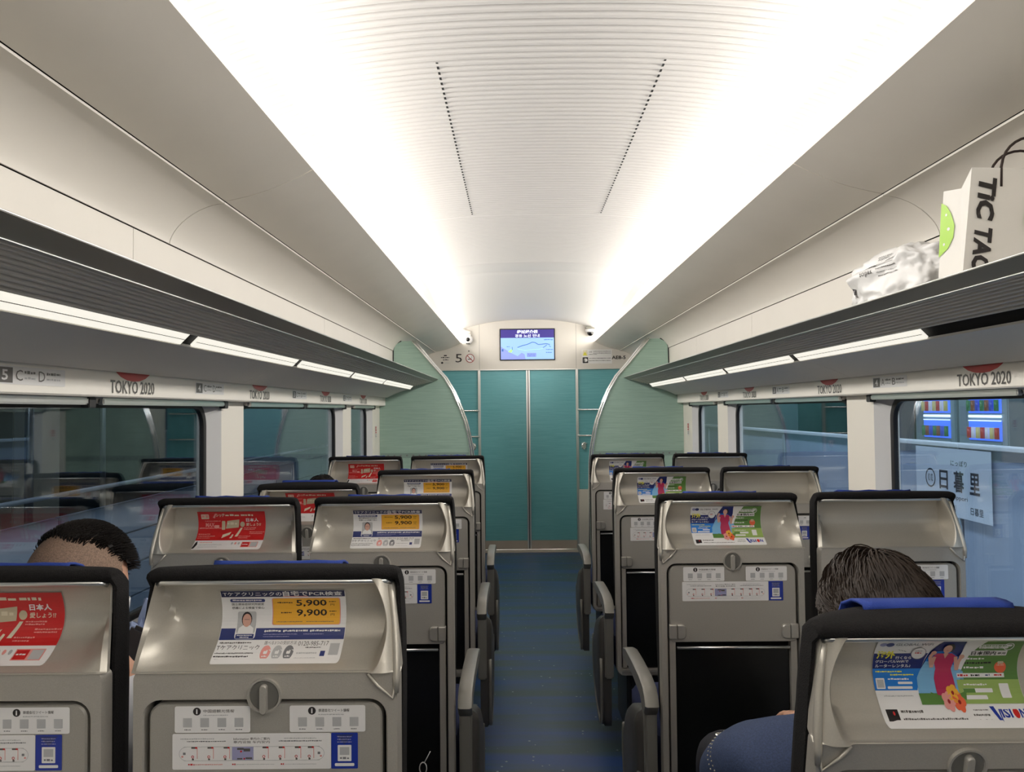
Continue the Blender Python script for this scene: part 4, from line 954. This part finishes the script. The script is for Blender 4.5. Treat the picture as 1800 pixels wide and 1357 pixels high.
for k in range(6): P.scrib(.03, .070+.009*k, .12-.006*k, .0735+.009*k, LGREY if k % 2 else TGREY, 1, k+2)
P.scrib(-.05, .012, .12, .018, BLACK, 1, 5); P.poly([(-.14, .05), (-.12, .045), (-.115, .06), (-.135, .065)], BLACK, 1)
def onpk(u, v, d):
    h = tree.ray_cast(Vector((-.4, -u, v)), Vector((1, 0, 0)))
    if h[0] is None: return (-.04, -u, v)
    return (h[0].x-.0012-d, -u, v)
P.build('printed_wrapping', onpk, pk, cutv=[.01*k for k in range(1, 14)], cutu=[.01*k for k in range(-16, 16)])

# ================================================================ PEOPLE
SKIN = mat('skin', (.55, .30, .20), .5, noise=.05, nscale=30); MASK = mat('mask_white', (.75, .76, .77), .7); HAIR = mat('hair_black', (.010, .008, .007), .6, spec=.2); HAIR2 = mat('hair_brown_black', (.024, .015, .010), .55, spec=.25)
STUB = mat('hair_stubble', (.23, .150, .105), .75, noise=.35, nscale=400); SHIRT = mat('white_shirt', (.62, .62, .64), .8, bump=.3, bscale=40); DENIM = mat('denim', (.035, .055, .12), .85, noise=.25, nscale=300, bump=.3, bscale=300); STITCH = mat('stitch_cream', (.62, .56, .42), .7)
TROU = mat('trousers_dark', (.02, .02, .028), .85); METALB = mat('button_metal', (.7, .68, .6), .25, metal=1)
def skin_eval(chains, root=None):
    """chains: list of [(x,y,z,r), ...]; first point of later chains may reuse an earlier one"""
    verts = []; edges = []; rad = []; key = {}
    for ch in chains:
        prev = None
        for p in ch:
            k = (round(p[0], 4), round(p[1], 4), round(p[2], 4))
            if k not in key: key[k] = len(verts); verts.append(p[:3]); rad.append(p[3])
            i = key[k]
            if prev is not None and prev != i: edges.append((prev, i))
            prev = i
    me = bpy.data.meshes.new('sk'); me.from_pydata(verts, edges, []); o = bpy.data.objects.new('sk', me); C.objects.link(o)
    md = o.modifiers.new('s', 'SKIN'); md.use_smooth_shade = True
    for i, r in enumerate(rad):
        v = me.skin_vertices[0].data[i]; v.radius = (r, r); v.use_root = (i == 0)
    o.modifiers.new('ss', 'SUBSURF').levels = 2
    dg = bpy.context.evaluated_depsgraph_get(); dg.update()
    m2 = bpy.data.meshes.new_from_object(o.evaluated_get(dg))
    bm = bmesh.new(); bm.from_mesh(m2); bpy.data.objects.remove(o); bpy.data.meshes.remove(m2)
    return bm
def head_bm(T, mask=True):
    """head about 23 cm tall in local axes: +y is the face; T places it"""
    bm = bmesh.new(); bmesh.ops.create_icosphere(bm, subdivisions=5, radius=1)
    for v in bm.verts:
        p = v.co.copy()
        x, y, z = p.x*.076, p.y*.096, p.z*.108
        if z < 0:
            k = 1-.30*(z/-.108)**1.6; x *= k
            y = y*(1-.22*(z/-.108)) + .012*(z/-.108)
        else: y -= .006*z/.108
        # face features
        if p.y > 0:
            y -= .010*math.exp(-((z-.004)/.014)**2)*math.exp(-((abs(x)-.031)/.014)**2)      # eye sockets
            y += .026*math.exp(-((z+.024)/.020)**2)*math.exp(-(x/.011)**2) + .010*math.exp(-((z+.002)/.02)**2)*math.exp(-(x/.008)**2)   # nose
            y += .006*math.exp(-((z+.056)/.009)**2)*math.exp(-(x/.022)**2)                  # lips
            y += .008*math.exp(-((z+.092)/.014)**2)*math.exp(-(x/.02)**2)                   # chin
            y += .004*math.exp(-((z-.024)/.007)**2)*math.exp(-((abs(x)-.028)/.02)**2)       # brow
        v.co = Vector((x, y, z))
    for s in (-1, 1):   # ears
        r = bmesh.ops.create_icosphere(bm, subdivisions=3, radius=1)
        for v in r['verts']:
            p = v.co; rr = math.hypot(p.y, p.z); dish = -.004 if (rr < .62 and p.x*s > 0) else 0
            v.co = Vector((s*(.074+.008*p.x*s+dish+.010*(-p.y if p.y < 0 else 0)), -.004+p.y*.017 - p.z*.004, -.012+p.z*(.031 if p.z > 0 else .026)))
    bmesh.ops.transform(bm, matrix=T, verts=bm.verts)
    return bm
def merge(a, b):
    me = bpy.data.meshes.new('x'); b.to_mesh(me); b.free(); a.from_mesh(me); bpy.data.meshes.remove(me)
def hand_chains(w, d, side):
    """wrist point w, direction d of the fingers, side = direction of the thumb; five fingers"""
    w = Vector(w); d = Vector(d).normalized(); sd = Vector(side).normalized(); nrm = d.cross(sd).normalized(); ch = []
    palm = w + d*.045
    ch.append([(*w, .022), (*palm, .026)])
    for k, (off, ln) in enumerate(((.027, .068), (.009, .076), (-.009, .071), (-.026, .055))):
        b = w + d*.078 + sd*off; k1 = b + d*ln*.45 - nrm*.006; k2 = k1 + (d*.75 - nrm*.66).normalized()*ln*.33; k3 = k2 + (d*.35 - nrm*.93).normalized()*ln*.27
        ch.append([(*palm, .026), (*b, .0095), (*k1, .009), (*k2, .0083), (*k3, .0072)])
    b = w + d*.03 + sd*.030; k1 = b + (d*.7+sd*.6).normalized()*.035; k2 = k1 + (d*.9+sd*.1-nrm*.3).normalized()*.028
    ch.append([(*palm, .026), (*b, .012), (*k1, .0105), (*k2, .009)])
    return ch
def seated(root, X, Y, lean=0.0, headT=None, arms=None, drop=0.0):
    """body seated at X, back at Y; returns chains for the body in world coordinates"""
    ch = []
    sp = [(X, Y+.16, .565, .108), (X, Y+.14, .66, .108), (X+lean*.3, Y+.135, .80-drop*.5, .110), (X+lean*.6, Y+.145, .92-drop, .098), (X+lean, Y+.16, 1.0-drop, .058)]
    nk = headT @ Vector((0, -.015, -.08))
    sp.append((nk.x, nk.y, nk.z, .05)); ch.append(sp)
    for s in (-1, 1):
        A = arms[s]; sh = (X+lean*.7+s*.165, Y+.15, .935-drop)
        ch.append([sp[3], (*sh, .042), (*A[0], .038), (*A[1], .030)]); 
        ch += hand_chains(A[1], Vector(A[1])-Vector(A[0]), A[2])
        kn = (X+s*.11, Y+.60, .56); ch.append([sp[0], (X+s*.09, Y+.22, .545, .080), (*kn, .062), (X+s*.11, Y+.62, .33, .05), (X+s*.11, Y+.60, .09, .036), (X+s*.11, Y+.70, .045, .034)])
    return ch, sp
def fuse(bm, name, m, root, inv, vox=.007):
    me = bpy.data.meshes.new('f'); bm.to_mesh(me); bm.free(); o = bpy.data.objects.new('f', me); C.objects.link(o)
    md = o.modifiers.new('r', 'REMESH'); md.mode = 'VOXEL'; md.voxel_size = vox; md.use_smooth_shade = True
    sm_ = o.modifiers.new('s', 'SMOOTH'); sm_.iterations = 2; sm_.factor = .5
    dg = bpy.context.evaluated_depsgraph_get(); dg.update(); m2 = bpy.data.meshes.new_from_object(o.evaluated_get(dg)); bpy.data.objects.remove(o)
    m2.transform(inv); m2.materials.clear(); m2.materials.append(m); r = bpy.data.objects.new(name, m2); C.objects.link(r); r.parent = root
    return r
def strands(bm, roots, r=.0011, seg=6):
    for pts in roots:
        n = len(pts); tube(bm, pts, r, 3, rs=[r*(1-.75*(k/(n-1))**2) for k in range(n)], cap=False)
def scalp(T, th, ph, up=1.0):
    """point and normal on the skull, th around from the back, ph from the crown"""
    p = Vector((math.sin(ph)*math.sin(th), -math.sin(ph)*math.cos(th), math.cos(ph)))
    q = Vector((p.x*.076, p.y*.096 - (.006*p.z if p.z > 0 else 0), p.z*.108)); return T @ q, (T.to_3x3() @ p).normalized()
def haircap(T, k, cut):
    """hair shell over the skull; cut(p) true keeps the face area bare"""
    bm = bmesh.new(); bmesh.ops.create_icosphere(bm, subdivisions=5, radius=1)
    dead = [v for v in bm.verts if cut(v.co)]
    bmesh.ops.delete(bm, geom=dead, context='VERTS')
    for v in bm.verts:
        p = v.co.copy(); f = k(p); q = Vector((p.x*.076, p.y*.096 - (.006*p.z if p.z > 0 else 0), p.z*.108))
        if p.z < 0: q.x *= 1-.30*(-p.z)**1.6
        v.co = T @ (q*f)
    return bm
def person(name, label, X, Y, headT, lean, arms, cloth, hairfn, sleeve=.058, drop=0.0):
    root = thing(name, label, 'person', (X, Y+.2, 0)); inv = Matrix.Translation(Vector((-X, -Y-.2, 0)))
    ch, sp = seated(root, X, Y, lean, headT, arms, drop)
    bm = skin_eval(ch); merge(bm, head_bm(headT)); body = fuse(bm, 'body', SKIN, root, inv, .006)
    # clothes follow the body
    tor = [(p[0], p[1], p[2], p[3]*1.32) for p in sp[:4]] + [(sp[4][0], sp[4][1], sp[4][2]+.015, .085)]; cl = [tor]
    for s in (-1, 1):
        A = arms[s]; sh = (X+lean*.7+s*.165, Y+.15, .935-drop); e = Vector(A[0]); w_ = Vector(A[1]); cu = e + (w_-e)*.82
        mid = Vector(sh)*.5 + e*.5
        cl.append([tor[3], (*sh, sleeve*1.45), (*mid, sleeve*1.2), (*A[0], sleeve), (*((e+cu)/2), sleeve*.9), (*cu, sleeve*.8)])
    bm = skin_eval(cl); top = fuse(bm, cloth[0], cloth[1], root, inv, .008)
    tr = []
    a0 = (X, Y+.16, .575, .130); 
    for s in (-1, 1): tr.append([a0, (X+s*.09, Y+.22, .548, .092), (X+s*.11, Y+.60, .565, .075), (X+s*.11, Y+.62, .33, .065), (X+s*.11, Y+.605, .12, .055)])
    bm = skin_eval(tr); fuse(bm, 'trousers', TROU, root, inv, .010)
    for s in (-1, 1):
        bm = bmesh.new(); loft(bm, [[(X+s*.11+a*(1 if k < 3 else .9), Y+.66+b, z) for a, b in rrect(-.045, .045, -.13*kk, .14*kk, .04, 5)] for k, (z, kk) in enumerate(((.0, 1), (.03, 1.02), (.06, .9), (.085, .55)))])
        bmesh.ops.transform(bm, matrix=inv, verts=bm.verts); link('shoe', bm, BASEM, root, auto=50)
    # eyes
    for s in (-1, 1):
        bm = bmesh.new(); bmesh.ops.create_uvsphere(bm, u_segments=12, v_segments=8, radius=.0115); bmesh.ops.transform(bm, matrix=inv @ headT @ Matrix.Translation((s*.031, .074, .004)), verts=bm.verts); e = link('eye', bm, WHITE, body, smooth=True)
    hairfn(root, inv, body)
    return root, inv, body, top
# --- left window seat: short clipped hair, mask, white shirt, head turned a little to the aisle
HT = Matrix.Translation((-.998, 1.61, 1.088)) @ Matrix.Rotation(R(-38), 4, 'Z') @ Matrix.Rotation(R(-20), 4, 'X') @ Matrix.Rotation(R(6), 4, 'Y') @ Matrix.Scale(1.0, 4)
def hlim(th): return .80 + .62*max(0, -math.sin(th)) + .30*max(0, -math.cos(th)) - .05*max(0, math.sin(th))
def hair_left(root, inv, body):
    bm = haircap(HT, lambda p: 1.045 + .012*max(p.z, 0), lambda p: (p.y > .55 and p.z < .55) or (p.z < -.30) or (p.z < .0 and abs(p.x) > .7 and p.y > -.1) or (p.z < .22 and p.y > .1))
    bmesh.ops.transform(bm, matrix=inv, verts=bm.verts); link('clipped_hair', bm, STUB, root, smooth=True)
    bm = haircap(HT, lambda p: 1.09 + .02*max(p.z, 0) + .01*noise.noise(p*9), lambda p: math.acos(max(-1, min(1, p.z))) > hlim(math.atan2(p.x, -p.y)) + .06*math.sin(9*p.x+4*p.y))
    rg = random.Random(3); rt_ = []
    for k in range(5200):
        th = rg.uniform(0, 2*math.pi); ph = rg.uniform(0, 1.38)
        a, n = scalp(HT, th, ph); a = a + n*.005; d = (n*.8 + Vector((rg.uniform(-.3, .3), .55, rg.uniform(-.1, .2)))).normalized()
        L_ = .020
        if ph > hlim(th)+.10*rg.random(): continue
        rt_.append([a, a+d*L_*.5, a+(d+Vector((0, .3, -.25)))*L_])
    strands(bm, rt_, .0013); bmesh.ops.transform(bm, matrix=inv, verts=bm.verts); link('top_hair', bm, HAIR, root)
    # mask with ear loop
    bm = bmesh.new(); rows_ = []
    for i in range(11):
        z = -.012 - .085*i/10; row = []
        for j in range(17):
            a = R(-78+156*j/16); y_ = .098*math.cos(a)*(1-.10*(i/10)) + .020*math.cos(a)**4*math.sin(math.pi*(i+1)/12)
            x_ = .074*math.sin(a)*(1-.22*(i/10)**1.5); row.append(HT @ Vector((x_*1.06, y_*1.04+.006, z + .004*math.cos(a))))
        rows_.append(row)
    grid(bm, rows_); bmesh.ops.transform(bm, matrix=inv, verts=bm.verts); o = link('face_mask', bm, MASK, root, smooth=True); o.modifiers.new('s', 'SOLIDIFY').thickness = .002
    for s in (-1, 1):
        bm = bmesh.new(); tube(bm, [HT @ Vector(p) for p in ((s*.073, .035, -.02), (s*.080, .012, -.0), (s*.084, -.012, .018), (s*.082, -.02, -.01), (s*.078, .0, -.045), (s*.068, .03, -.075))], .0013, 6); bmesh.ops.transform(bm, matrix=inv, verts=bm.verts); link('ear_loop', bm, MASK, o)
arms = {-1: ((-1.16, 1.62, .66), (-1.05, 1.86, .70), (1, 0, .3)), 1: ((-.785, 1.72, .68), (-.862, 1.745, .825), (-1, 0, .3))}
pr, inv, body, top = person('person', 'person with short clipped dark hair, white mask and white shirt, nearest left seat', -.958, 1.44, HT, .02, arms, ('shirt', SHIRT), hair_left, .055, .08)
# dark phone case held up in front, and the pale bag behind the near aisle seat
t = thing('phone', 'dark grey phone in a folding case held beside the man in the white shirt', 'phone', (-.920, 1.70, .900))
bm = bmesh.new(); box(bm, -.040, .040, -.006, .006, -.070, .070, .008); bmesh.ops.rotate(bm, verts=bm.verts, cent=(0, 0, 0), matrix=Matrix.Rotation(R(24), 3, 'Y')); link('case', bm, mat('case_grey', (.03, .03, .032), .6), t)
bm = bmesh.new(); box(bm, -.034, .034, .0065, .0075, -.063, .063, .0); bmesh.ops.rotate(bm, verts=bm.verts, cent=(0, 0, 0), matrix=Matrix.Rotation(R(24), 3, 'Y')); link('screen', bm, mat('lens_black', (.004, .004, .004), .08), t)
t = thing('plastic_bag', 'pale blue crumpled plastic bag on the lap of the masked person', 'bag', (-.990, 1.95, .655))
bm = lump('b', 0, 0, .14, .075, .06, .16, 9.1, .35, None, sub=4); link('bag_body', bm, mat('pale_blue_plastic', (.38, .46, .68), .4, spec=.6), t)
bm = bmesh.new(); tube(bm, [(-.012, 0, .27), (-.016, 0, .30), (-.008, 0, .325), (.004, .0, .33), (.014, .0, .315), (.016, 0, .29), (.012, 0, .27)], .004, 8); link('handle', bm, mat('pale_blue_plastic', (.38, .46, .68), .4), t)
# --- near right seat: tousled dark hair, head bowed, denim jacket
HR = Matrix.Translation((.548, 1.455, 1.040)) @ Matrix.Rotation(R(10), 4, 'Z') @ Matrix.Rotation(R(-42), 4, 'X') @ Matrix.Rotation(R(-6), 4, 'Y') @ Matrix.Scale(1.06, 4)
def flow_hair(T, whorl, n, L0, L1, seed, lift, cover=1.75, bias=Vector((0, 0, 0))):
    rg = random.Random(seed); out = []; wh = whorl.normalized(); Ti = T.to_3x3()
    e1 = wh.cross(Vector((1, 0, 0))).normalized(); e2 = wh.cross(e1)
    for k in range(n):
        a = rg.uniform(0, 2*math.pi); ph = cover*math.sqrt(rg.random())
        p = wh*math.cos(ph) + (e1*math.cos(a)+e2*math.sin(a))*math.sin(ph)
        if p.y > .62 and p.z < .35: continue
        if p.z < -.45: continue
        clump = noise.noise(p*4+Vector((seed, 0, 0))); pts = []; q = p.copy(); L_ = (L0 + (L1-L0)*rg.random())
        steps = 6; lf = lift*(1+.9*clump+.3*rg.random())
        for s_ in range(steps+1):
            f = s_/steps; rr = 1.03 + lf*math.sin(math.pi*(.15+.62*f)) - .02*f
            w_ = Vector((q.x*.076, q.y*.096, q.z*.108)); pts.append(T @ (w_*rr))
            out_d = (q - wh*q.dot(wh)); out_d = out_d.normalized() if out_d.length > 1e-3 else Vector((0, 1, 0))
            sw = wh.cross(out_d)
            d = out_d + sw*(.35+.5*clump) + bias + Vector((rg.uniform(-.25, .25),)*1 + (rg.uniform(-.25, .25), rg.uniform(-.25, .25)))
            q = (q + d.normalized()*(L_/.095/steps)).normalized()
        out.append(pts)
    return out
def hair_right(root, inv, body):
    bm = haircap(HR, lambda p: 1.07 + .05*noise.noise(p*3), lambda p: (p.y > .6 and p.z < .45) or p.z < -.42 or (p.z < .0 and p.y > .15))
    st = flow_hair(HR, Vector((.18, -.62, .78)), 6500, .05, .095, 5, .13, 1.95, Vector((-.25, .1, 0)))
    strands(bm, st, .0015); bmesh.ops.transform(bm, matrix=inv, verts=bm.verts); link('tousled_hair', bm, HAIR2, root)
arms = {-1: ((.315, 1.71, .645), (.57, 1.87, .665), (1, 0, .2)), 1: ((.74, 1.68, .70), (.62, 1.90, .68), (-1, 0, .2))}
pr, inv, body, top = person('person', 'person with tousled dark hair, head bowed, in a navy denim jacket, reclined near right seat', .515, 1.46, HR, .0, arms, ('denim_jacket', DENIM), hair_right, .062, .20)
# stitching and button on the left sleeve
tree2 = BVHTree.FromPolygons([v.co.copy() for v in top.data.vertices], [tuple(p.vertices) for p in top.data.polygons])
bm = bmesh.new()
ad = Vector((-.05, .11, -.13)).normalized(); e1 = ad.cross(Vector((0, 1, 0))).normalized(); e2 = ad.cross(e1).normalized(); org = Vector((.338-.515, 1.648-1.66, .698))
for off in (-.007, .007):
    for k in range(44):
        a = 2*math.pi*k/44; dr = e1*math.cos(a)+e2*math.sin(a); c_ = org + ad*off
        h = tree2.ray_cast(c_ + dr*.18, -dr)
        if h[0]:
            r_ = bmesh.ops.create_icosphere(bm, subdivisions=1, radius=.0019); bmesh.ops.translate(bm, verts=r_['verts'], vec=h[0])
o = link('sleeve_stitching', bm, STITCH, top)
h = tree2.ray_cast(Vector((.310-.515, 1.70-1.66, 1.1)), Vector((0, 0, -1)))
bm = bmesh.new(); 
if h[0]: loft(bm, [[(h[0].x+r_*math.cos(a), h[0].y+r_*math.sin(a), h[0].z+z_) for a in [2*math.pi*k/14 for k in range(14)]] for r_, z_ in ((.008, 0), (.0085, .003), (.006, .005))])
link('sleeve_button', bm, METALB, top)
# --- third left window seat: only the crown of dark hair shows above the headrest
HB = Matrix.Translation((-1.01, 3.66, 1.020)) @ Matrix.Rotation(R(-10), 4, 'X')
def hair_back(root, inv, body):
    bm = haircap(HB, lambda p: 1.07 + .03*noise.noise(p*3), lambda p: (p.y > .6 and p.z < .45) or p.z < -.42 or (p.z < .0 and p.y > .15))
    strands(bm, flow_hair(HB, Vector((0, -.4, .9)), 1800, .04, .07, 8, .08, 1.7), .0016); bmesh.ops.transform(bm, matrix=inv, verts=bm.verts); link('dark_hair', bm, HAIR, root)
arms = {-1: ((-1.15, 3.74, .68), (-1.05, 3.94, .66), (1, 0, .2)), 1: ((-.79, 3.74, .68), (-.88, 3.94, .66), (-1, 0, .2))}
person('person', 'person hidden behind the reclined third left window seat, only dark hair showing', -.965, 3.54, HB, .0, arms, ('dark_top', TROU), hair_back)
# small white ring hanging from the second left aisle seat pocket
t = thing('key_ring', 'small white ring with a cord hanging by the second left aisle seat pocket', 'ring', (-.382, 2.262, .425))
bm = bmesh.new(); tube(bm, [(.010*math.cos(a), 0, .016*math.sin(a)) for a in [2*math.pi*k/20 for k in range(20)]], .0016, 6, closed=True); link('ring', bm, WHITE, t, smooth=True)
bm = bmesh.new(); tube(bm, [(.004, 0, .016), (.012, .002, .030), (.020, .006, .044)], .0014, 6); link('cord', bm, WHITE, t, smooth=True)

# ================================================================ OUTSIDE THE WINDOWS
CONC = mat('platform_concrete', (.20, .22, .26), .8, noise=.2, nscale=8); FENCE = mat('fence_panel', (.36, .42, .54), .55, noise=.05, nscale=3); STEEL = mat('station_steel', (.30, .36, .42), .5); DWALL = mat('station_wall', (.05, .075, .08), .7, noise=.3, nscale=2)
bm = bmesh.new(); box(bm, 1.62, 9.0, -6, 22, -.30, -.08); struct(link('trim_13', bm, CONC))
bm = bmesh.new(); box(bm, -9.0, -1.4, -6, 22, -1.3, -1.1); struct(link('trim_14', bm, CONC))
bm = bmesh.new(); box(bm, 7.6, 7.7, -6, 22, -.1, 4.0); struct(link('trim_15', bm, DWALL))
bm = bmesh.new(); box(bm, -8.2, -8.1, -6, 22, -1.2, 4.0); struct(link('trim_16', bm, DWALL))
bm = bmesh.new(); box(bm, -9, -2.2, -6, 22, 3.4, 3.6); box(bm, 2.2, 9, -6, 22, 3.4, 3.6); struct(link('trim_17', bm, DWALL))
# platform screen fence, right: each panel its own thing
FX = 2.62
for k in range(9):
    y0 = -1.5 + 1.6*k
    t = thing('platform_fence', '', 'fence', (FX, y0, 0))
    t['label'] = 'pale blue-grey platform fence panel outside the right windows, %s' % ['behind the viewer', 'nearest', 'second', 'third', 'fourth with the sign', 'fifth', 'sixth', 'seventh', 'farthest'][k] ; t['group'] = 'platform fence panels'
    bm = bmesh.new(); box(bm, -.02, .02, .01, 1.59, -.08, 1.165, .004); link('panel', bm, FENCE, t)
    bm = bmesh.new(); box(bm, -.04, .04, 0, 1.6, 1.166, 1.195, .005); link('top_rail', bm, mat('rail_white', (.75, .78, .82), .35), t)
    bm = bmesh.new(); box(bm, -.035, -.021, 0, .05, -.08, 1.165, .002); link('post', bm, STEEL, t)
INKN = mat('sign_ink', (.02, .025, .04), .5); SIGNW = mat('sign_white', (.62, .68, .78), .5)
P = Print(); P.rect(-.52, -.22, .34, .20, SIGNW, 1)
P.text('日', -.225, -.06, -.125, .06, INKN, 2, .02); P.text('暮', -.06, -.065, .055, .065, INKN, 2, .02); P.text('里', .115, -.065, .22, .065, INKN, 2, .02); P.text('にっぽり', -.09, .095, .09, .13, INKN, 2)
P.ring(-.335, 0, .062, .052, INKN, 2, 24); P.text('KS 02', -.365, -.02, -.305, .025, INKN, 3); P.text('Nippori', -.09, -.12, .09, -.085, INKN, 2); P.text('닛포리', -.16, -.185, -.04, -.145, INKN, 2); P.text('日暮里', .12, -.185, .25, -.14, INKN, 2)
o = P.build('station_sign', lambda u, v, d: (FX-.0365-d*2, 4.90-u, .96+v)); tag(o, 'station name sign in dark Japanese characters on the platform fence', 'sign')
# vending machines
VB = mat('vending_glow_blue', S((70, 110, 235)), .3, emit=1.1); VW = mat('vending_glow_white', S((215, 228, 255)), .3, emit=1.4); CAB = mat('vending_cabinet', (.32, .42, .45), .4)
cans = [mat('can_%d' % i, S(c), .3, emit=.25) for i, c in enumerate(((180, 60, 50), (60, 120, 70), (200, 190, 120), (60, 80, 190), (210, 210, 220), (130, 80, 50)))]
for k, y0 in enumerate((7.55, 8.45)):
    t = thing('vending_machine', '%s drinks vending machine glowing blue beyond the right platform fence' % ('nearer' if k == 0 else 'farther'), 'vending machine', (4.5, y0+.4, -.08), 'vending machines on the platform')
    bm = bmesh.new(); box(bm, 0, .7, -.42, .42, 0, 2.0, .01); link('cabinet', bm, CAB, t)
    for r_ in range(3):
        z0 = 1.16 + .27*r_
        bm = bmesh.new(); box(bm, -.006, -.001, -.33, .22, z0, z0+.20, .001); sh = link('display_shelf', bm, VB if (r_+k) % 2 else VB, t)
        bm = bmesh.new(); box(bm, -.012, -.007, -.33, .22, z0+.19, z0+.20, 0); link('shelf_light', bm, VW, sh)
        for q in range(7):
            bm = bmesh.new(); y_ = -.30+.078*q; tube(bm, [(-.035, y_, z0+.02), (-.035, y_, z0+.13)], .022, 8); link('drink_can', bm, cans[(q*2+r_+k) % 6], sh, smooth=True)
        bm = bmesh.new(); box(bm, -.012, -.002, -.33, .22, z0-.045, z0-.02, .002); link('button_row', bm, VW if r_ == 1 else CAB, t)
    bm = bmesh.new(); box(bm, -.006, -.001, .26, .38, 1.2, 1.5, .002); link('coin_panel', bm, STEEL, t)
# posts, advertising boards and tubes on the platforms
for k, (x, y) in enumerate(((5.4, 2.0), (5.4, 6.6), (5.4, 11.5))):
    bm = bmesh.new(); box(bm, x-.13, x+.13, y-.13, y+.13, -.08, 3.4, .01); o = link('platform_column', bm, STEEL); tag(o, 'grey steel column on the right platform, %s' % ['nearest', 'middle', 'farthest'][k], 'column', 'right platform columns')
for k, (x, y) in enumerate(((-3.2, 3.55), (-3.2, 3.85), (-3.4, 5.35), (-4.6, 8.6))):
    bm = bmesh.new(); tube(bm, [(x, y, -1.1), (x, y, 3.4)], .028, 10); o = link('steel_pole', bm, ALU, smooth=True); tag(o, 'thin pale steel pole outside the left windows, %s' % ['first of the close pair', 'second of the close pair', 'single one past the pair', 'farthest'][k], 'pole', 'steel poles outside left')
for k, (y, c) in enumerate(((2.55, CREAM), (6.2, TEALP), (8.8, CREAM))):
    bm = bmesh.new(); box(bm, -5.9, -5.7, y, y+.9, -1.1, 2.7, .01); o = link('wall_pillar', bm, c); tag(o, '%s pillar across the tracks on the left' % ['near cream', 'pale green', 'far cream'][k], 'pillar', 'pillars across the tracks')
P = Print(); P.rect(-.2, -.18, .2, .18, RED, 1); P.rect(-.14, -.02, .14, .06, WHITE, 2)
o = P.build('wall_notice', lambda u, v, d: (-5.695+d, 3.05+u, 1.95+v)); tag(o, 'small red notice on the near cream pillar', 'notice')
# left: slatted blue screen with a white handrail
for k in range(7):
    y0 = -1.5+2.0*k; t = thing('trackside_screen', '', 'screen', (-2.72, y0, -1.1)); t['label'] = 'slatted trackside screen with white handrail outside the left windows, %s' % ['behind the viewer', 'nearest', 'second', 'third', 'fourth', 'fifth', 'farthest'][k]; t['group'] = 'trackside screens outside left'
    for q in range(9):
        bm = bmesh.new(); box(bm, -.02, .02, .01, 1.99, .02+.215*q, .225+.215*q, .006); link('slat', bm, FENCE, t)
    bm = bmesh.new(); tube(bm, [(.06, 0, 2.08), (.06, 2.0, 2.08)], .013, 8); link('handrail', bm, mat('rail_white', (.75, .78, .82), .35), t, smooth=True)
VC = mat('kiosk_glow', S((120, 150, 190)), .4, emit=.5)
for k, (y, w_) in enumerate(((4.2, 1.2), (6.9, 1.3))):
    t = thing('lit_kiosk', 'dimly lit %s kiosk window full of goods beyond the tracks on the left' % ('nearer' if k == 0 else 'farther'), 'kiosk', (-6.6, y, -1.1), 'lit kiosks across the tracks')
    bm = bmesh.new(); box(bm, 0, .3, 0, w_, 0, 3.7, .01); link('cabinet', bm, DWALL, t)
    rg = random.Random(k+4)
    for r_ in range(5):
        bm = bmesh.new(); box(bm, .301, .31, .06, w_-.06, 1.55+.4*r_, 1.58+.4*r_); sh = link('shelf', bm, VC, t)
        for q in range(9):
            bm = bmesh.new(); y_ = .12+(w_-.24)*q/8; box(bm, .302, .36, y_-.04, y_+.04, 1.585+.4*r_, 1.585+.4*r_+rg.uniform(.12, .3), .005); link('goods', bm, rg.choice([VC, SKY, WHITE, CAB, NAVY, cans[2]]), sh)
